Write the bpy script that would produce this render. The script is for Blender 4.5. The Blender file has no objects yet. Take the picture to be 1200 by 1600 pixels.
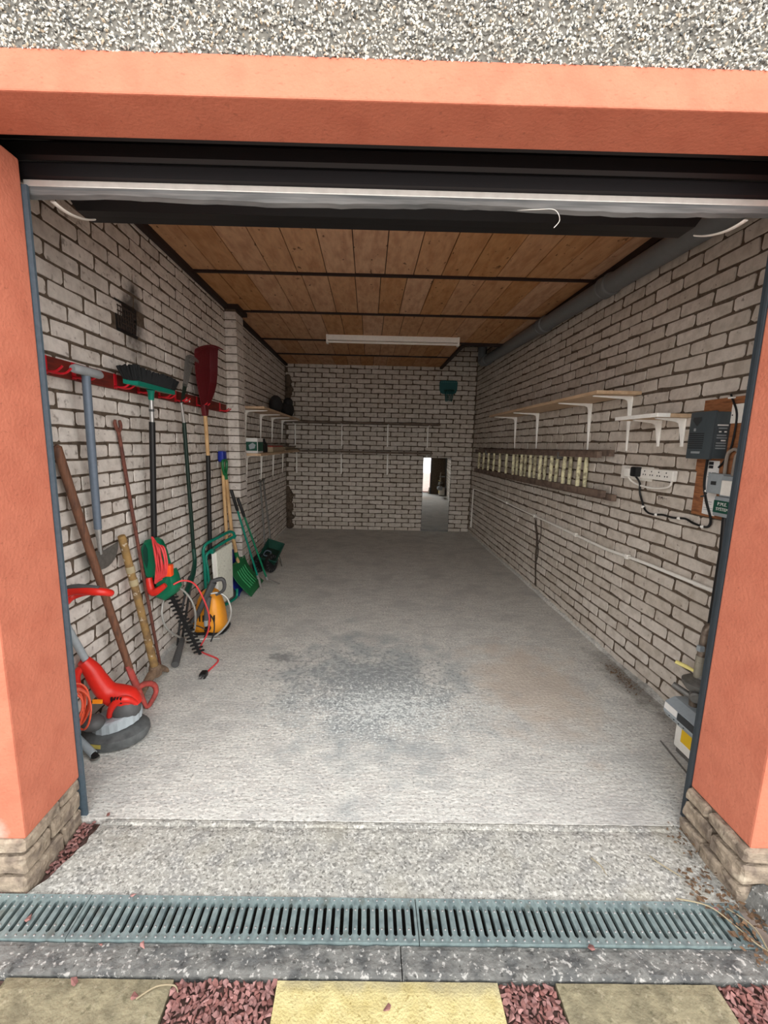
import bpy, bmesh, math, random
from mathutils import Vector, Matrix, noise
random.seed(7)
S = bpy.context.scene
COL = S.collection

# ------------------------------------------------------------------ camera
cd = bpy.data.cameras.new('camera'); cam = bpy.data.objects.new('camera', cd); COL.objects.link(cam)
PITCH, YAW, ROLL, CAMH = .15941, .00941, .02193, 1.40
_cy, _sy, _cp, _sp, _cr, _sr = math.cos(YAW), math.sin(YAW), math.cos(PITCH), math.sin(PITCH), math.cos(ROLL), math.sin(ROLL)
_f = Vector((_sy*_cp, _cy*_cp, -_sp)); _ri = Vector((_cy, -_sy, 0)); _d = _f.cross(_ri)
_r2 = _cr*_ri - _sr*_d; _d2 = _sr*_ri + _cr*_d
cam.matrix_world = Matrix(((_r2.x, -_d2.x, -_f.x, 0), (_r2.y, -_d2.y, -_f.y, 0), (_r2.z, -_d2.z, -_f.z, CAMH), (0, 0, 0, 1)))
cd.sensor_fit = 'VERTICAL'; cd.sensor_height = 36; cd.lens = 665.29*36/1600
cd.shift_x = (600-579.9)/1600; cd.shift_y = 0.0003
cd.clip_start = .02; cd.clip_end = 200
S.camera = cam

# ------------------------------------------------------------------ sky (bright overcast day)
W = bpy.data.worlds.new('overcast_sky'); S.world = W; W.use_nodes = True
nt = W.node_tree; nt.nodes.clear()
tc = nt.nodes.new('ShaderNodeTexCoord'); sx = nt.nodes.new('ShaderNodeSeparateXYZ')
rmp = nt.nodes.new('ShaderNodeValToRGB'); bg = nt.nodes.new('ShaderNodeBackground'); wo = nt.nodes.new('ShaderNodeOutputWorld')
nt.links.new(tc.outputs['Generated'], sx.inputs[0]); nt.links.new(sx.outputs['Z'], rmp.inputs[0])
nt.links.new(rmp.outputs[0], bg.inputs[0]); nt.links.new(bg.outputs[0], wo.inputs[0])
e = rmp.color_ramp.elements
e[0].position = 0.0; e[0].color = (1.12, 1.11, 1.09, 1); e[1].position = 1.0; e[1].color = (.52, .55, .60, 1)
bg.inputs[1].default_value = 1.22

# soft sun behind thin cloud
sd = bpy.data.lights.new('veiled_sun', 'SUN'); sun = bpy.data.objects.new('veiled_sun', sd); COL.objects.link(sun)
sd.energy = 1.85; sd.angle = math.radians(110); sd.color = (1, .985, .96)
sun.rotation_euler = (math.radians(70), 0, math.radians(9)); sun.location = (0, -4, 8)

S.view_settings.view_transform = 'Standard'; S.view_settings.look = 'None'
S.view_settings.gamma = 1; S.view_settings.use_curve_mapping = False
S.view_settings.exposure = 1.16
S.cycles.use_denoising = True
S.cycles.max_bounces = 16; S.cycles.diffuse_bounces = 10; S.cycles.glossy_bounces = 6

# ------------------------------------------------------------------ materials
def lin(c):
    return tuple(((v/255)/12.92 if v/255 <= .04045 else ((v/255+.055)/1.055)**2.4) for v in c) + (1,)
def mat(name, col, rough=.6, metal=0, var=.12, scale=12, bump=0, bscale=80, col2=None, mix=(.45, .65), coord='Object', spec=.4, detail=6, stretch=None, rnd=0.0):
    m = bpy.data.materials.new(name); m.use_nodes = True
    n = m.node_tree.nodes; l = m.node_tree.links
    b = n['Principled BSDF']; b.inputs['Roughness'].default_value = rough; b.inputs['Metallic'].default_value = metal
    b.inputs['Specular IOR Level'].default_value = spec
    c = lin(col) if max(col) > 1.0 else tuple(col)+(1,)
    t = n.new('ShaderNodeTexCoord'); src = t.outputs[coord] if coord != 'World' else n.new('ShaderNodeNewGeometry').outputs['Position']
    if stretch:
        mp = n.new('ShaderNodeMapping'); mp.inputs['Scale'].default_value = stretch; l.new(src, mp.inputs[0]); src = mp.outputs[0]
    out = None
    if col2 is not None:
        c2 = lin(col2) if max(col2) > 1.0 else tuple(col2)+(1,)
        nz = n.new('ShaderNodeTexNoise'); nz.inputs['Scale'].default_value = scale; nz.inputs['Detail'].default_value = detail; l.new(src, nz.inputs['Vector'])
        r = n.new('ShaderNodeValToRGB'); r.color_ramp.elements[0].position = mix[0]; r.color_ramp.elements[1].position = mix[1]
        r.color_ramp.elements[0].color = c; r.color_ramp.elements[1].color = c2
        l.new(nz.outputs[0], r.inputs[0]); out = r.outputs[0]
    else:
        rgb = n.new('ShaderNodeRGB'); rgb.outputs[0].default_value = c; out = rgb.outputs[0]
    h = n.new('ShaderNodeHueSaturation'); l.new(out, h.inputs['Color'])
    nz2 = n.new('ShaderNodeTexNoise'); nz2.inputs['Scale'].default_value = scale*2.3; nz2.inputs['Detail'].default_value = detail; l.new(src, nz2.inputs['Vector'])
    mr = n.new('ShaderNodeMapRange'); mr.inputs[1].default_value = .25; mr.inputs[2].default_value = .75
    mr.inputs[3].default_value = 1-var; mr.inputs[4].default_value = 1+var; l.new(nz2.outputs[0], mr.inputs[0])
    val = mr.outputs[0]
    if rnd > 0:
        oi = n.new('ShaderNodeObjectInfo'); at = n.new('ShaderNodeAttribute'); at.attribute_name = 'rnd'
        ad = n.new('ShaderNodeMath'); ad.operation = 'ADD'; l.new(oi.outputs['Random'], ad.inputs[0]); l.new(at.outputs['Fac'], ad.inputs[1])
        fr = n.new('ShaderNodeMath'); fr.operation = 'FRACT'; l.new(ad.outputs[0], fr.inputs[0])
        m2 = n.new('ShaderNodeMapRange'); m2.inputs[3].default_value = 1-rnd; m2.inputs[4].default_value = 1+rnd; l.new(fr.outputs[0], m2.inputs[0])
        mu = n.new('ShaderNodeMath'); mu.operation = 'MULTIPLY'; l.new(val, mu.inputs[0]); l.new(m2.outputs[0], mu.inputs[1]); val = mu.outputs[0]
        m3 = n.new('ShaderNodeMapRange'); m3.inputs[3].default_value = 1.12; m3.inputs[4].default_value = .88; l.new(fr.outputs[0], m3.inputs[0]); l.new(m3.outputs[0], h.inputs['Saturation'])
    l.new(val, h.inputs['Value']); l.new(h.outputs[0], b.inputs['Base Color'])
    if bump:
        nb = n.new('ShaderNodeTexNoise'); nb.inputs['Scale'].default_value = bscale; nb.inputs['Detail'].default_value = 8; l.new(src, nb.inputs['Vector'])
        bp = n.new('ShaderNodeBump'); bp.inputs['Strength'].default_value = 1; bp.inputs['Distance'].default_value = bump
        l.new(nb.outputs[0], bp.inputs['Height']); l.new(bp.outputs[0], b.inputs['Normal'])
    m['hsv'] = h.name
    return m
def spots(m, col, scale=60, lo=.62, hi=.7, amount=.8, coord='World', stretch=None, detail=3):
    """speckles or blotches of another colour mixed over a material"""
    n = m.node_tree.nodes; l = m.node_tree.links; b = n['Principled BSDF']
    old = b.inputs['Base Color'].links[0].from_socket
    src = n.new('ShaderNodeNewGeometry').outputs['Position'] if coord == 'World' else n.new('ShaderNodeTexCoord').outputs[coord]
    if stretch:
        mp = n.new('ShaderNodeMapping'); mp.inputs['Scale'].default_value = stretch; l.new(src, mp.inputs[0]); src = mp.outputs[0]
    nz = n.new('ShaderNodeTexNoise'); nz.inputs['Scale'].default_value = scale; nz.inputs['Detail'].default_value = detail; l.new(src, nz.inputs['Vector'])
    mr = n.new('ShaderNodeMapRange'); mr.inputs[1].default_value = lo; mr.inputs[2].default_value = hi; mr.inputs[4].default_value = amount; l.new(nz.outputs[0], mr.inputs[0])
    mx = n.new('ShaderNodeMix'); mx.data_type = 'RGBA'; l.new(mr.outputs[0], mx.inputs[0]); l.new(old, mx.inputs[6]); mx.inputs[7].default_value = lin(col)
    l.new(mx.outputs[2], b.inputs['Base Color'])
    return m
def stain(m, centre, radius, col, amount=.7, squash=(1, 1, 1), nscale=9, rag=.6):
    """one blotch (oil, soot) of its own ragged shape at a place in the world"""
    n = m.node_tree.nodes; l = m.node_tree.links; b = n['Principled BSDF']
    old = b.inputs['Base Color'].links[0].from_socket
    pos = n.new('ShaderNodeNewGeometry').outputs['Position']
    sb = n.new('ShaderNodeVectorMath'); sb.operation = 'SUBTRACT'; l.new(pos, sb.inputs[0]); sb.inputs[1].default_value = centre
    ml = n.new('ShaderNodeVectorMath'); ml.operation = 'MULTIPLY'; l.new(sb.outputs[0], ml.inputs[0]); ml.inputs[1].default_value = squash
    ln = n.new('ShaderNodeVectorMath'); ln.operation = 'LENGTH'; l.new(ml.outputs[0], ln.inputs[0])
    nz = n.new('ShaderNodeTexNoise'); nz.inputs['Scale'].default_value = nscale; nz.inputs['Detail'].default_value = 7; l.new(pos, nz.inputs['Vector'])
    a = n.new('ShaderNodeMath'); a.operation = 'MULTIPLY_ADD'; l.new(nz.outputs[0], a.inputs[0]); a.inputs[1].default_value = radius*rag*2; a.inputs[2].default_value = -radius*rag
    s = n.new('ShaderNodeMath'); s.operation = 'ADD'; l.new(ln.outputs['Value'], s.inputs[0]); l.new(a.outputs[0], s.inputs[1])
    mr = n.new('ShaderNodeMapRange'); mr.inputs[1].default_value = radius; mr.inputs[2].default_value = radius*.35; mr.inputs[3].default_value = 0; mr.inputs[4].default_value = amount; l.new(s.outputs[0], mr.inputs[0])
    mx = n.new('ShaderNodeMix'); mx.data_type = 'RGBA'; l.new(mr.outputs[0], mx.inputs[0]); l.new(old, mx.inputs[6]); mx.inputs[7].default_value = lin(col)
    l.new(mx.outputs[2], b.inputs['Base Color'])
    return m

BRICK = mat('sand_lime_brick', (200, 191, 180), .9, var=.09, scale=18, bump=.0022, bscale=55, col2=(182, 172, 160), coord='World', spec=.15, rnd=.11)
spots(BRICK, (92, 82, 74), 42, .66, .74, .6)
spots(BRICK, (214, 208, 198), 9, .58, .75, .4)
BRICKL = mat('lit_side_brick', (214, 207, 199), .9, var=.09, scale=18, bump=.0024, bscale=55, col2=(197, 189, 181), coord='World', spec=.15, rnd=.11)  # lighter copy of the brick; the left wall's stronger light is put into its colour
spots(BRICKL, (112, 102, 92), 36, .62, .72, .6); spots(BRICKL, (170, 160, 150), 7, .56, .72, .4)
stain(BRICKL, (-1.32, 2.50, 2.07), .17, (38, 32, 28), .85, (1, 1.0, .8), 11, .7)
MORTAR = mat('brown_mortar', (98, 86, 74), .95, var=.25, scale=30, bump=.004, bscale=70, col2=(82, 71, 61), coord='World', spec=.1)
ORANGE = mat('orange_masonry_paint', (192, 115, 91), .8, var=.05, scale=9, bump=.0022, bscale=95, col2=(185, 108, 85), coord='World', spec=.2)
spots(ORANGE, (140, 84, 66), 110, .63, .72, .4, stretch=(.6, .6, 1.4))
stain(ORANGE, (-1.135, 1.15, .195), .05, (176, 160, 146), .9, (1, 1, 1), 30, .6)
STONE = mat('plinth_stone', (150, 136, 119), .95, var=.2, scale=22, bump=.012, bscale=36, col2=(116, 104, 93), coord='World', spec=.1)
spots(STONE, (188, 176, 156), 26, .58, .72, .6)
FLOOR = mat('concrete_floor', (203, 202, 195), .9, var=.07, scale=9, bump=.004, bscale=60, col2=(189, 188, 183), coord='World', spec=.15, stretch=(.8, 1.3, 1))
spots(FLOOR, (176, 172, 166), 26, .46, .62, .55, stretch=(.3, 2.4, 1))
spots(FLOOR, (104, 101, 96), 95, .56, .66, .62, stretch=(.8, 1.4, 1))
spots(FLOOR, (234, 229, 220), 70, .53, .63, .55)
spots(FLOOR, (164, 163, 160), 3.2, .50, .68, .5)
stain(FLOOR, (.06, 2.30, 0), .62, (138, 146, 148), .6, (1, .8, 1), 6, 1.3)
stain(FLOOR, (.10, 2.12, 0), .26, (228, 232, 228), .7, (.7, 1.4, 1), 75, 4.2)
stain(FLOOR, (.0, 2.35, 0), .30, (108, 112, 114), .45, (.7, 1.0, 1), 34, 4.2)
stain(FLOOR, (-.55, 2.62, 0), .11, (100, 102, 102), .6, (1, 1.3, 1), 30, 1)
stain(FLOOR, (1.0, 2.35, 0), .5, (192, 172, 152), .5, (1.2, .8, 1), 7, .9)
stain(FLOOR, (1.62, 2.4, 0), .3, (88, 84, 78), .6, (2.2, .6, 1), 14, .8)
APRON = mat('apron_concrete', (166, 164, 156), .95, var=.16, scale=14, bump=.005, bscale=70, col2=(148, 147, 142), coord='World', spec=.12)
spots(APRON, (92, 91, 86), 110, .55, .64, .7)
spots(APRON, (210, 208, 200), 95, .53, .62, .7)
spots(APRON, (160, 156, 142), 5, .55, .7, .5)
KERB = mat('kerb_concrete', (116, 116, 112), .95, var=.2, scale=18, bump=.005, bscale=75, col2=(88, 89, 88), coord='World', spec=.12)
spots(KERB, (190, 188, 182), 85, .58, .66, .75)
spots(KERB, (56, 56, 54), 60, .63, .7, .7)
MOSSY = mat('grey_paving', (142, 135, 110), .95, var=.18, scale=16, bump=.004, bscale=80, col2=(122, 116, 95), coord='World', spec=.1)
spots(MOSSY, (84, 82, 62), 45, .62, .72, .6); spots(MOSSY, (170, 162, 138), 70, .6, .7, .5)
YELLOW = mat('yellow_paving', (202, 190, 138), .9, var=.1, scale=18, bump=.003, bscale=170, col2=(188, 174, 120), coord='World', spec=.12)
spots(YELLOW, (150, 132, 78), 120, .60, .68, .6)
stain(YELLOW, (.32, .93, 0), .13, (166, 158, 128), .9, (.9, 2.2, 1), 16, .8); stain(YELLOW, (-.02, .94, 0), .12, (172, 164, 132), .9, (.35, 2.4, 1), 16, .8)
GRAVEL = mat('red_gravel', (150, 108, 102), .85, var=.18, scale=40, bump=.001, bscale=200, col2=(126, 92, 88), coord='World', spec=.25, rnd=.28)
SOIL = mat('gravel_bed_soil', (98, 78, 72), .95, var=.3, scale=40, bump=.004, bscale=90, col2=(70, 52, 46), coord='World', spec=.1)
GROUND = mat('driveway_ground', (196, 180, 168), .95, var=.2, scale=10, bump=.004, bscale=60, col2=(180, 164, 154), coord='World', spec=.1)
GALV = mat('galvanised_steel', (134, 150, 149), .5, .3, var=.12, scale=30, bump=.0004, bscale=120, col2=(112, 127, 128), coord='World')
spots(GALV, (96, 96, 84), 22, .58, .7, .5)
DARKBOX = mat('drain_channel', (54, 50, 44), .9, var=.3, scale=30, coord='World')
DEBRIS = mat('dead_leaf_litter', (112, 88, 66), .9, var=.3, scale=60, col2=(74, 60, 48), coord='World', rnd=.3)
PINE = mat('ceiling_plank', (196, 152, 114), .7, var=.12, scale=7, bump=.0006, bscale=60, col2=(178, 132, 96), coord='World', stretch=(3, .7, 1), rnd=.09, spec=.2)
spots(PINE, (66, 38, 22), 14, .67, .72, .75, stretch=(2.2, 1, 1))
DKWOOD = mat('dark_stained_timber', (42, 27, 22), .7, var=.2, scale=20)
BLACKST = mat('black_shutter', (17, 15, 17), .45, .2, var=.1, scale=20)
SILVER = mat('aluminium_strip', (196, 194, 188), .4, .45, var=.1, scale=14)
RUBBER = mat('grey_rubber_seal', (112, 114, 114), .55, 0, var=.2, scale=9, col2=(84, 87, 88), coord='World', stretch=(.4, 1, 8))
GUIDE = mat('slate_blue_guide_rail', (74, 88, 98), .6, .2, var=.15, scale=25)
WHITEP = mat('white_enamel', (240, 238, 232), .45, 0, var=.06, scale=20)
CREAM = mat('old_white_plastic', (234, 231, 223), .45, 0, var=.05, scale=30)
PIPEG = mat('grey_soil_pipe', (110, 114, 116), .5, 0, var=.06, scale=12)
SHELF = mat('pine_shelf_board', (200, 172, 140), .6, 0, var=.1, scale=9, col2=(186, 156, 124), stretch=(3, .6, 3))
OLDSHELF = mat('grey_aged_board', (110, 96, 84), .8, 0, var=.2, scale=10, col2=(86, 74, 64))
LADDER = mat('dark_ladder_stile', (116, 98, 86), .8, 0, var=.2, scale=14, col2=(88, 73, 64))
RUNG = mat('worn_yellow_rung', (214, 208, 170), .7, 0, var=.2, scale=26, col2=(140, 130, 104))
PLY = mat('brown_board', (150, 98, 62), .8, 0, var=.18, scale=12, col2=(118, 74, 46), stretch=(1, 1, 6))
CTRL = mat('slate_grey_plastic', (66, 74, 78), .45, 0, var=.05, scale=30)
DKGREY = mat('dark_grey_plastic', (48, 51, 53), .5, 0, var=.08, scale=30)
LTGREY = mat('light_grey_plastic', (150, 158, 162), .5, 0, var=.06, scale=30)
PAPER = mat('white_paper', (222, 220, 216), .8, 0, var=.03, scale=30)
INK = mat('black_print', (36, 36, 38), .8, 0, var=.05)
GREYINK = mat('grey_print', (140, 146, 148), .8, 0, var=.05)
SIGNG = mat('dark_green_label', (18, 74, 58), .6, 0, var=.04)
BLACK = mat('black_plastic', (24, 24, 25), .45, 0, var=.1, scale=30)
GUN = mat('grey_tool_plastic', (78, 78, 78), .55, 0, var=.12, scale=24)
RED = mat('bright_red_plastic', (206, 42, 32), .35, 0, var=.06, scale=20)
CABRED = mat('red_cable', (214, 66, 68), .45, 0, var=.06, scale=20)
CABOR = mat('orange_cable', (220, 88, 58), .45, 0, var=.06, scale=20)
ORPLUG = mat('orange_plug', (242, 84, 30), .45, 0, var=.05)
TEALG = mat('green_tool_plastic', (10, 106, 74), .4, 0, var=.08, scale=16)
GREENS = mat('green_shovel_plastic', (20, 106, 58), .4, 0, var=.1, scale=14)
DKGREEN = mat('dark_green_plastic', (16, 62, 50), .45, 0, var=.1, scale=20)
BOTGREEN = mat('dark_green_tube', (22, 44, 36), .4, .1, var=.1, scale=20)
TUBEG = mat('teal_painted_tube', (12, 124, 104), .35, .1, var=.08, scale=20)
BLUE = mat('blue_plastic', (28, 48, 150), .4, 0, var=.06, scale=20)
WOODH = mat('ash_handle', (206, 168, 120), .55, 0, var=.1, scale=14, col2=(188, 148, 100), stretch=(4, 4, .8))
OLDW = mat('weathered_brown_handle', (112, 76, 56), .7, 0, var=.2, scale=16, col2=(84, 58, 46), stretch=(4, 4, .8))
PICKW = mat('worn_painted_handle', (146, 116, 70), .75, 0, var=.2, scale=16, col2=(112, 88, 60)); spots(PICKW, (206, 196, 176), 40, .62, .7, .7)
RUST = mat('rusty_steel', (118, 72, 60), .8, .2, var=.25, scale=26, col2=(92, 60, 54), bump=.0006, bscale=150)
MUD = mat('muddy_iron', (126, 104, 84), .95, .0, var=.25, scale=30, col2=(98, 80, 66), bump=.002, bscale=80)
FADED = mat('faded_red_paint', (178, 74, 66), .7, .1, var=.15, scale=24, col2=(140, 64, 58))
GREYSH = mat('blue_grey_shaft', (104, 116, 130), .5, .2, var=.08, scale=20)
STEEL = mat('bright_steel', (178, 178, 176), .35, .7, var=.1, scale=24)
DULLST = mat('dull_steel', (112, 110, 106), .55, .5, var=.2, scale=24)
RAILW = mat('red_brown_board', (108, 34, 22), .7, 0, var=.2, scale=14, col2=(82, 26, 18), stretch=(1, .6, 4))
HOOKR = mat('red_coated_hook', (196, 26, 40), .4, 0, var=.06, scale=30)
MAROON = mat('maroon_rake_plastic', (92, 14, 22), .5, 0, var=.1, scale=20)
BRISTLE = mat('black_bristle', (22, 24, 26), .8, 0, var=.3, scale=60)
ORWASH = mat('orange_yellow_plastic', (240, 158, 44), .4, 0, var=.05, scale=14)
HOOD = mat('dusty_grey_guard', (92, 94, 94), .7, 0, var=.18, scale=18, col2=(74, 76, 76))
RIBRING = mat('pale_grey_ring', (160, 168, 172), .6, 0, var=.14, scale=30, stretch=(1, 1, .2))
PAD = mat('cream_speckled_pad', (214, 214, 200), .7, 0, var=.08, scale=24); spots(PAD, (140, 132, 112), 60, .62, .7, .6, coord='Object')
MIRROR = mat('mirror_silver', (232, 236, 236), .02, 1, var=.0, scale=5)
TEALN = mat('teal_plastic', (14, 84, 84), .5, 0, var=.1, scale=30)
YLAB = mat('yellow_label', (222, 180, 28), .6, 0, var=.04)
PALEY = mat('pale_yellow_lever', (232, 218, 136), .5, 0, var=.05)
BRASS = mat('old_pipe_metal', (128, 116, 104), .5, .5, var=.2, scale=30, col2=(92, 78, 66))
CRATE = mat('pale_crate_wood', (168, 150, 124), .8, 0, var=.15, scale=14)

# ------------------------------------------------------------------ mesh helpers
class MB:
    def __init__(s): s.v = []; s.f = []
    def add(s, vs, fs):
        o = len(s.v); s.v += [tuple(v) for v in vs]; s.f += [tuple(i+o for i in f) for f in fs]; return s
    def box(s, lo, hi, bev=0):
        x0, y0, z0 = lo; x1, y1, z1 = hi
        if bev <= 0:
            return s.add([(x0,y0,z0),(x1,y0,z0),(x1,y1,z0),(x0,y1,z0),(x0,y0,z1),(x1,y0,z1),(x1,y1,z1),(x0,y1,z1)],
                         [(0,3,2,1),(4,5,6,7),(0,1,5,4),(1,2,6,5),(2,3,7,6),(3,0,4,7)])
        bm = bmesh.new(); bmesh.ops.create_cube(bm, size=1)
        for v in bm.verts: v.co = Vector(((x0+x1)/2+v.co.x*(x1-x0), (y0+y1)/2+v.co.y*(y1-y0), (z0+z1)/2+v.co.z*(z1-z0)))
        bmesh.ops.bevel(bm, geom=bm.edges[:], offset=bev, segments=2, affect='EDGES', profile=.6)
        bm.verts.index_update(); s.add([v.co[:] for v in bm.verts], [[v.index for v in f.verts] for f in bm.faces]); bm.free(); return s
    def tube(s, pts, r, n=10, spline=0, closed=False, cap=True, flat=1.0, up=None):
        P = [Vector(p) for p in pts]; R = list(r) if isinstance(r, (list, tuple)) else [r]*len(P)
        if spline:
            Q = []; RR = []; m = len(P); segs = m if closed else m-1
            for i in range(segs):
                g = (lambda k: P[k % m]) if closed else (lambda k: P[max(0, min(m-1, k))])
                p0, p1, p2, p3 = g(i-1), g(i), g(i+1), g(i+2)
                for k in range(spline):
                    t = k/spline
                    Q.append(.5*((2*p1)+(p2-p0)*t+(2*p0-5*p1+4*p2-p3)*t*t+(3*p1-p0-3*p2+p3)*t*t*t)); RR.append(R[i]*(1-t)+R[(i+1) % m]*t)
            if not closed: Q.append(P[-1]); RR.append(R[-1])
            P, R = Q, RR
        m = len(P); vs = []; fs = []
        T = []
        for i in range(m):
            a = P[(i-1) % m] if (closed or i > 0) else P[i]; b = P[(i+1) % m] if (closed or i < m-1) else P[i]
            d = b-a; T.append(d.normalized() if d.length > 1e-9 else Vector((0, 0, 1)))
        u = Vector(up) if up else (Vector((0, 0, 1)) if abs(T[0].z) < .9 else Vector((1, 0, 0)))
        u = (u-T[0]*u.dot(T[0])).normalized()
        for i in range(m):
            if i: u = (u-T[i]*u.dot(T[i])).normalized()
            w = T[i].cross(u)
            for k in range(n):
                a = 2*math.pi*k/n; vs.append(P[i]+u*(R[i]*math.cos(a)*flat)+w*(R[i]*math.sin(a)))
        for i in range(m if closed else m-1):
            j = (i+1) % m
            for k in range(n): fs.append((i*n+k, i*n+(k+1) % n, j*n+(k+1) % n, j*n+k))
        if cap and not closed: fs.append(tuple(range(n-1, -1, -1))); fs.append(tuple((m-1)*n+k for k in range(n)))
        return s.add(vs, fs)
    def lathe(s, prof, c=(0, 0, 0), axis=(0, 0, 1), n=20):
        a = Vector(axis).normalized(); q = a.to_track_quat('Z', 'Y'); vs = []; fs = []; c = Vector(c)
        for r, h in prof:
            for k in range(n):
                t = 2*math.pi*k/n; vs.append(c+q @ Vector((max(r, 1e-5)*math.cos(t), max(r, 1e-5)*math.sin(t), h)))
        for i in range(len(prof)-1):
            for k in range(n): fs.append((i*n+k, i*n+(k+1) % n, (i+1)*n+(k+1) % n, (i+1)*n+k))
        fs.append(tuple(range(n-1, -1, -1))); fs.append(tuple((len(prof)-1)*n+k for k in range(n)))
        return s.add(vs, fs)
    def prism(s, poly, d, bev=0.0):
        """poly: 3-D loop; d: extrusion vector; bev: rounded front edge"""
        d = Vector(d); P = [Vector(p) for p in poly]; n = len(P); c = sum(P, Vector())/n; rings = []
        if bev > 0:
            L = d.length; dd = d/L
            ins = [p+(c-p).normalized()*bev for p in P]
            rings = [ins, [p+dd*bev for p in P], [p+dd*(L-bev) for p in P], [q+d for q in ins]]
        else: rings = [P, [p+d for p in P]]
        vs = [v for r_ in rings for v in r_]; fs = []
        for i in range(len(rings)-1):
            for k in range(n): fs.append((i*n+k, i*n+(k+1) % n, (i+1)*n+(k+1) % n, (i+1)*n+k))
        fs.append(tuple(range(n-1, -1, -1))); fs.append(tuple((len(rings)-1)*n+k for k in range(n)))
        return s.add(vs, fs)
    def ell(s, c, r, n=14, m=8, rot=None):
        c = Vector(c); vs = []; fs = []
        for i in range(m+1):
            t = math.pi*i/m
            for k in range(n):
                p = 2*math.pi*k/n; v = Vector((r[0]*math.sin(t)*math.cos(p), r[1]*math.sin(t)*math.sin(p), r[2]*math.cos(t)))
                if rot: v = rot @ v
                vs.append(c+v)
        for i in range(m):
            for k in range(n): fs.append((i*n+k, (i+1)*n+k, (i+1)*n+(k+1) % n, i*n+(k+1) % n))
        return s.add(vs, fs)
def origin(o):
    v = Vector(o.location)
    while o.parent: o = o.parent; v = v+Vector(o.location)
    return v
def obj(name, mb, m, parent=None, smooth=False, loc=None):
    o0 = origin(parent) if parent else (Vector(loc) if loc else Vector((0, 0, 0)))
    me = bpy.data.meshes.new(name); me.from_pydata([tuple(Vector(v)-o0) for v in mb.v], [], mb.f)
    bm = bmesh.new(); bm.from_mesh(me); bmesh.ops.remove_doubles(bm, verts=bm.verts[:], dist=1e-6); bmesh.ops.recalc_face_normals(bm, faces=bm.faces[:]); bm.to_mesh(me); bm.free()
    me.materials.append(m)
    if smooth:
        me.polygons.foreach_set('use_smooth', [True]*len(me.polygons))
        me.set_sharp_from_angle(angle=math.radians(40))
    o = bpy.data.objects.new(name, me); COL.objects.link(o)
    if parent: o.parent = parent
    elif loc: o.location = loc
    return o
def thing(name, label, cat, loc=(0, 0, 0), group=None):
    o = bpy.data.objects.new(name, None); COL.objects.link(o); o.location = loc; o.empty_display_size = .1
    o['label'] = label; o['category'] = cat
    if group: o['group'] = group
    return o
def tag(o, label, cat, group=None):
    o['label'] = label; o['category'] = cat
    if group: o['group'] = group
    return o
def struct(name, mb, m, **k):
    o = obj(name, mb, m, **k); o['kind'] = 'structure'; return o
def inst(me, name, parent, loc, rot=None, scale=None):
    o = bpy.data.objects.new(name, me); COL.objects.link(o); o.parent = parent
    o.location = Vector(loc)-(origin(parent) if parent else Vector((0, 0, 0)))
    if rot is not None: o.rotation_euler = rot
    if scale is not None: o.scale = scale
    return o
def text(name, body, size, loc, rot, m, parent, thick=.0006):
    cu = bpy.data.curves.new(name, 'FONT'); cu.body = body; cu.size = size; cu.extrude = thick; cu.align_x = 'CENTER'; cu.align_y = 'CENTER'
    t = bpy.data.objects.new(name, cu); COL.objects.link(t)
    dg = bpy.context.evaluated_depsgraph_get(); me = bpy.data.meshes.new_from_object(t.evaluated_get(dg))
    bpy.data.objects.remove(t); bpy.data.curves.remove(cu)
    me.materials.clear(); me.materials.append(m)
    o = bpy.data.objects.new(name, me); COL.objects.link(o); o.parent = parent; o.location = Vector(loc)-origin(parent); o.rotation_euler = rot
    return o

# ------------------------------------------------------------------ setting: shell
XL, XR, YB, YF, CZ = -1.32, 1.68, 6.90, 1.40, 2.60
def in_view(p, m=40):
    q = Vector(p)-Vector((0, 0, CAMH)); z = q.dot(_f)
    if z < .2: return False
    x = 579.9+665.29*q.dot(_r2)/z; y = 800.4+665.29*q.dot(_d2)/z
    return -m < x < 1200+m and -m < y < 1600+m
floor = struct('floor', MB().box((XL-.02, 1.395, -.15), (XR+.02, YB+.02, 0)), FLOOR)
wl = struct('wall_left', MB().box((XL-.14, 1.40, -.15), (XL-.0045, YB+.14, 3.05)), MORTAR)
wr = struct('wall_right', MB().box((XR+.0045, 1.40, -.15), (XR+.14, YB+.14, 3.05)), MORTAR)
wb = struct('wall_back', MB().box((XL-.0045, YB+.0055, -.15), (XR+.0045, YB+.14, 3.05)), MORTAR)
# wall of the house over the opening and beside it
wf = struct('wall_front', MB().box((-3.2, 1.152, 2.288), (3.4, 1.40, 3.3)), mat('dash_render', (112, 109, 102), .95, var=.15, scale=60, coord='World'))
lintel = struct('trim_1', MB().box((-3.2, 1.148, 2.20), (3.4, 1.30, 2.288), .004), ORANGE)
hood = struct('trim_2', MB().box((-1.35, 1.30, 2.50), (1.72, 1.86, 2.54)), BLACKST)
def reveal(x0, x1, z0, side):
    bm = MB(); bm.box((x0, 1.15, z0), (x1, 1.40, 2.20), .006); return bm
pl_ = struct('wall_front_left', reveal(-3.2, -1.040, .165, 0), ORANGE)
pr_ = struct('wall_front_right', reveal(1.2295, 3.4, .165, 1), ORANGE)
# inner faces of the front wall beside the opening
bl = struct('wall_inner_left', MB().box((XL-.14, 1.395, -.1), (-1.075, 1.43, 2.14)), MORTAR)
br = struct('wall_inner_right', MB().box((1.258, 1.395, -.1), (XR+.14, 1.43, 2.14)), MORTAR)
struct('roof', MB().box((-3.2, 1.16, 3.05), (3.4, YB+.3, 3.2)), DKWOOD)

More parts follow.
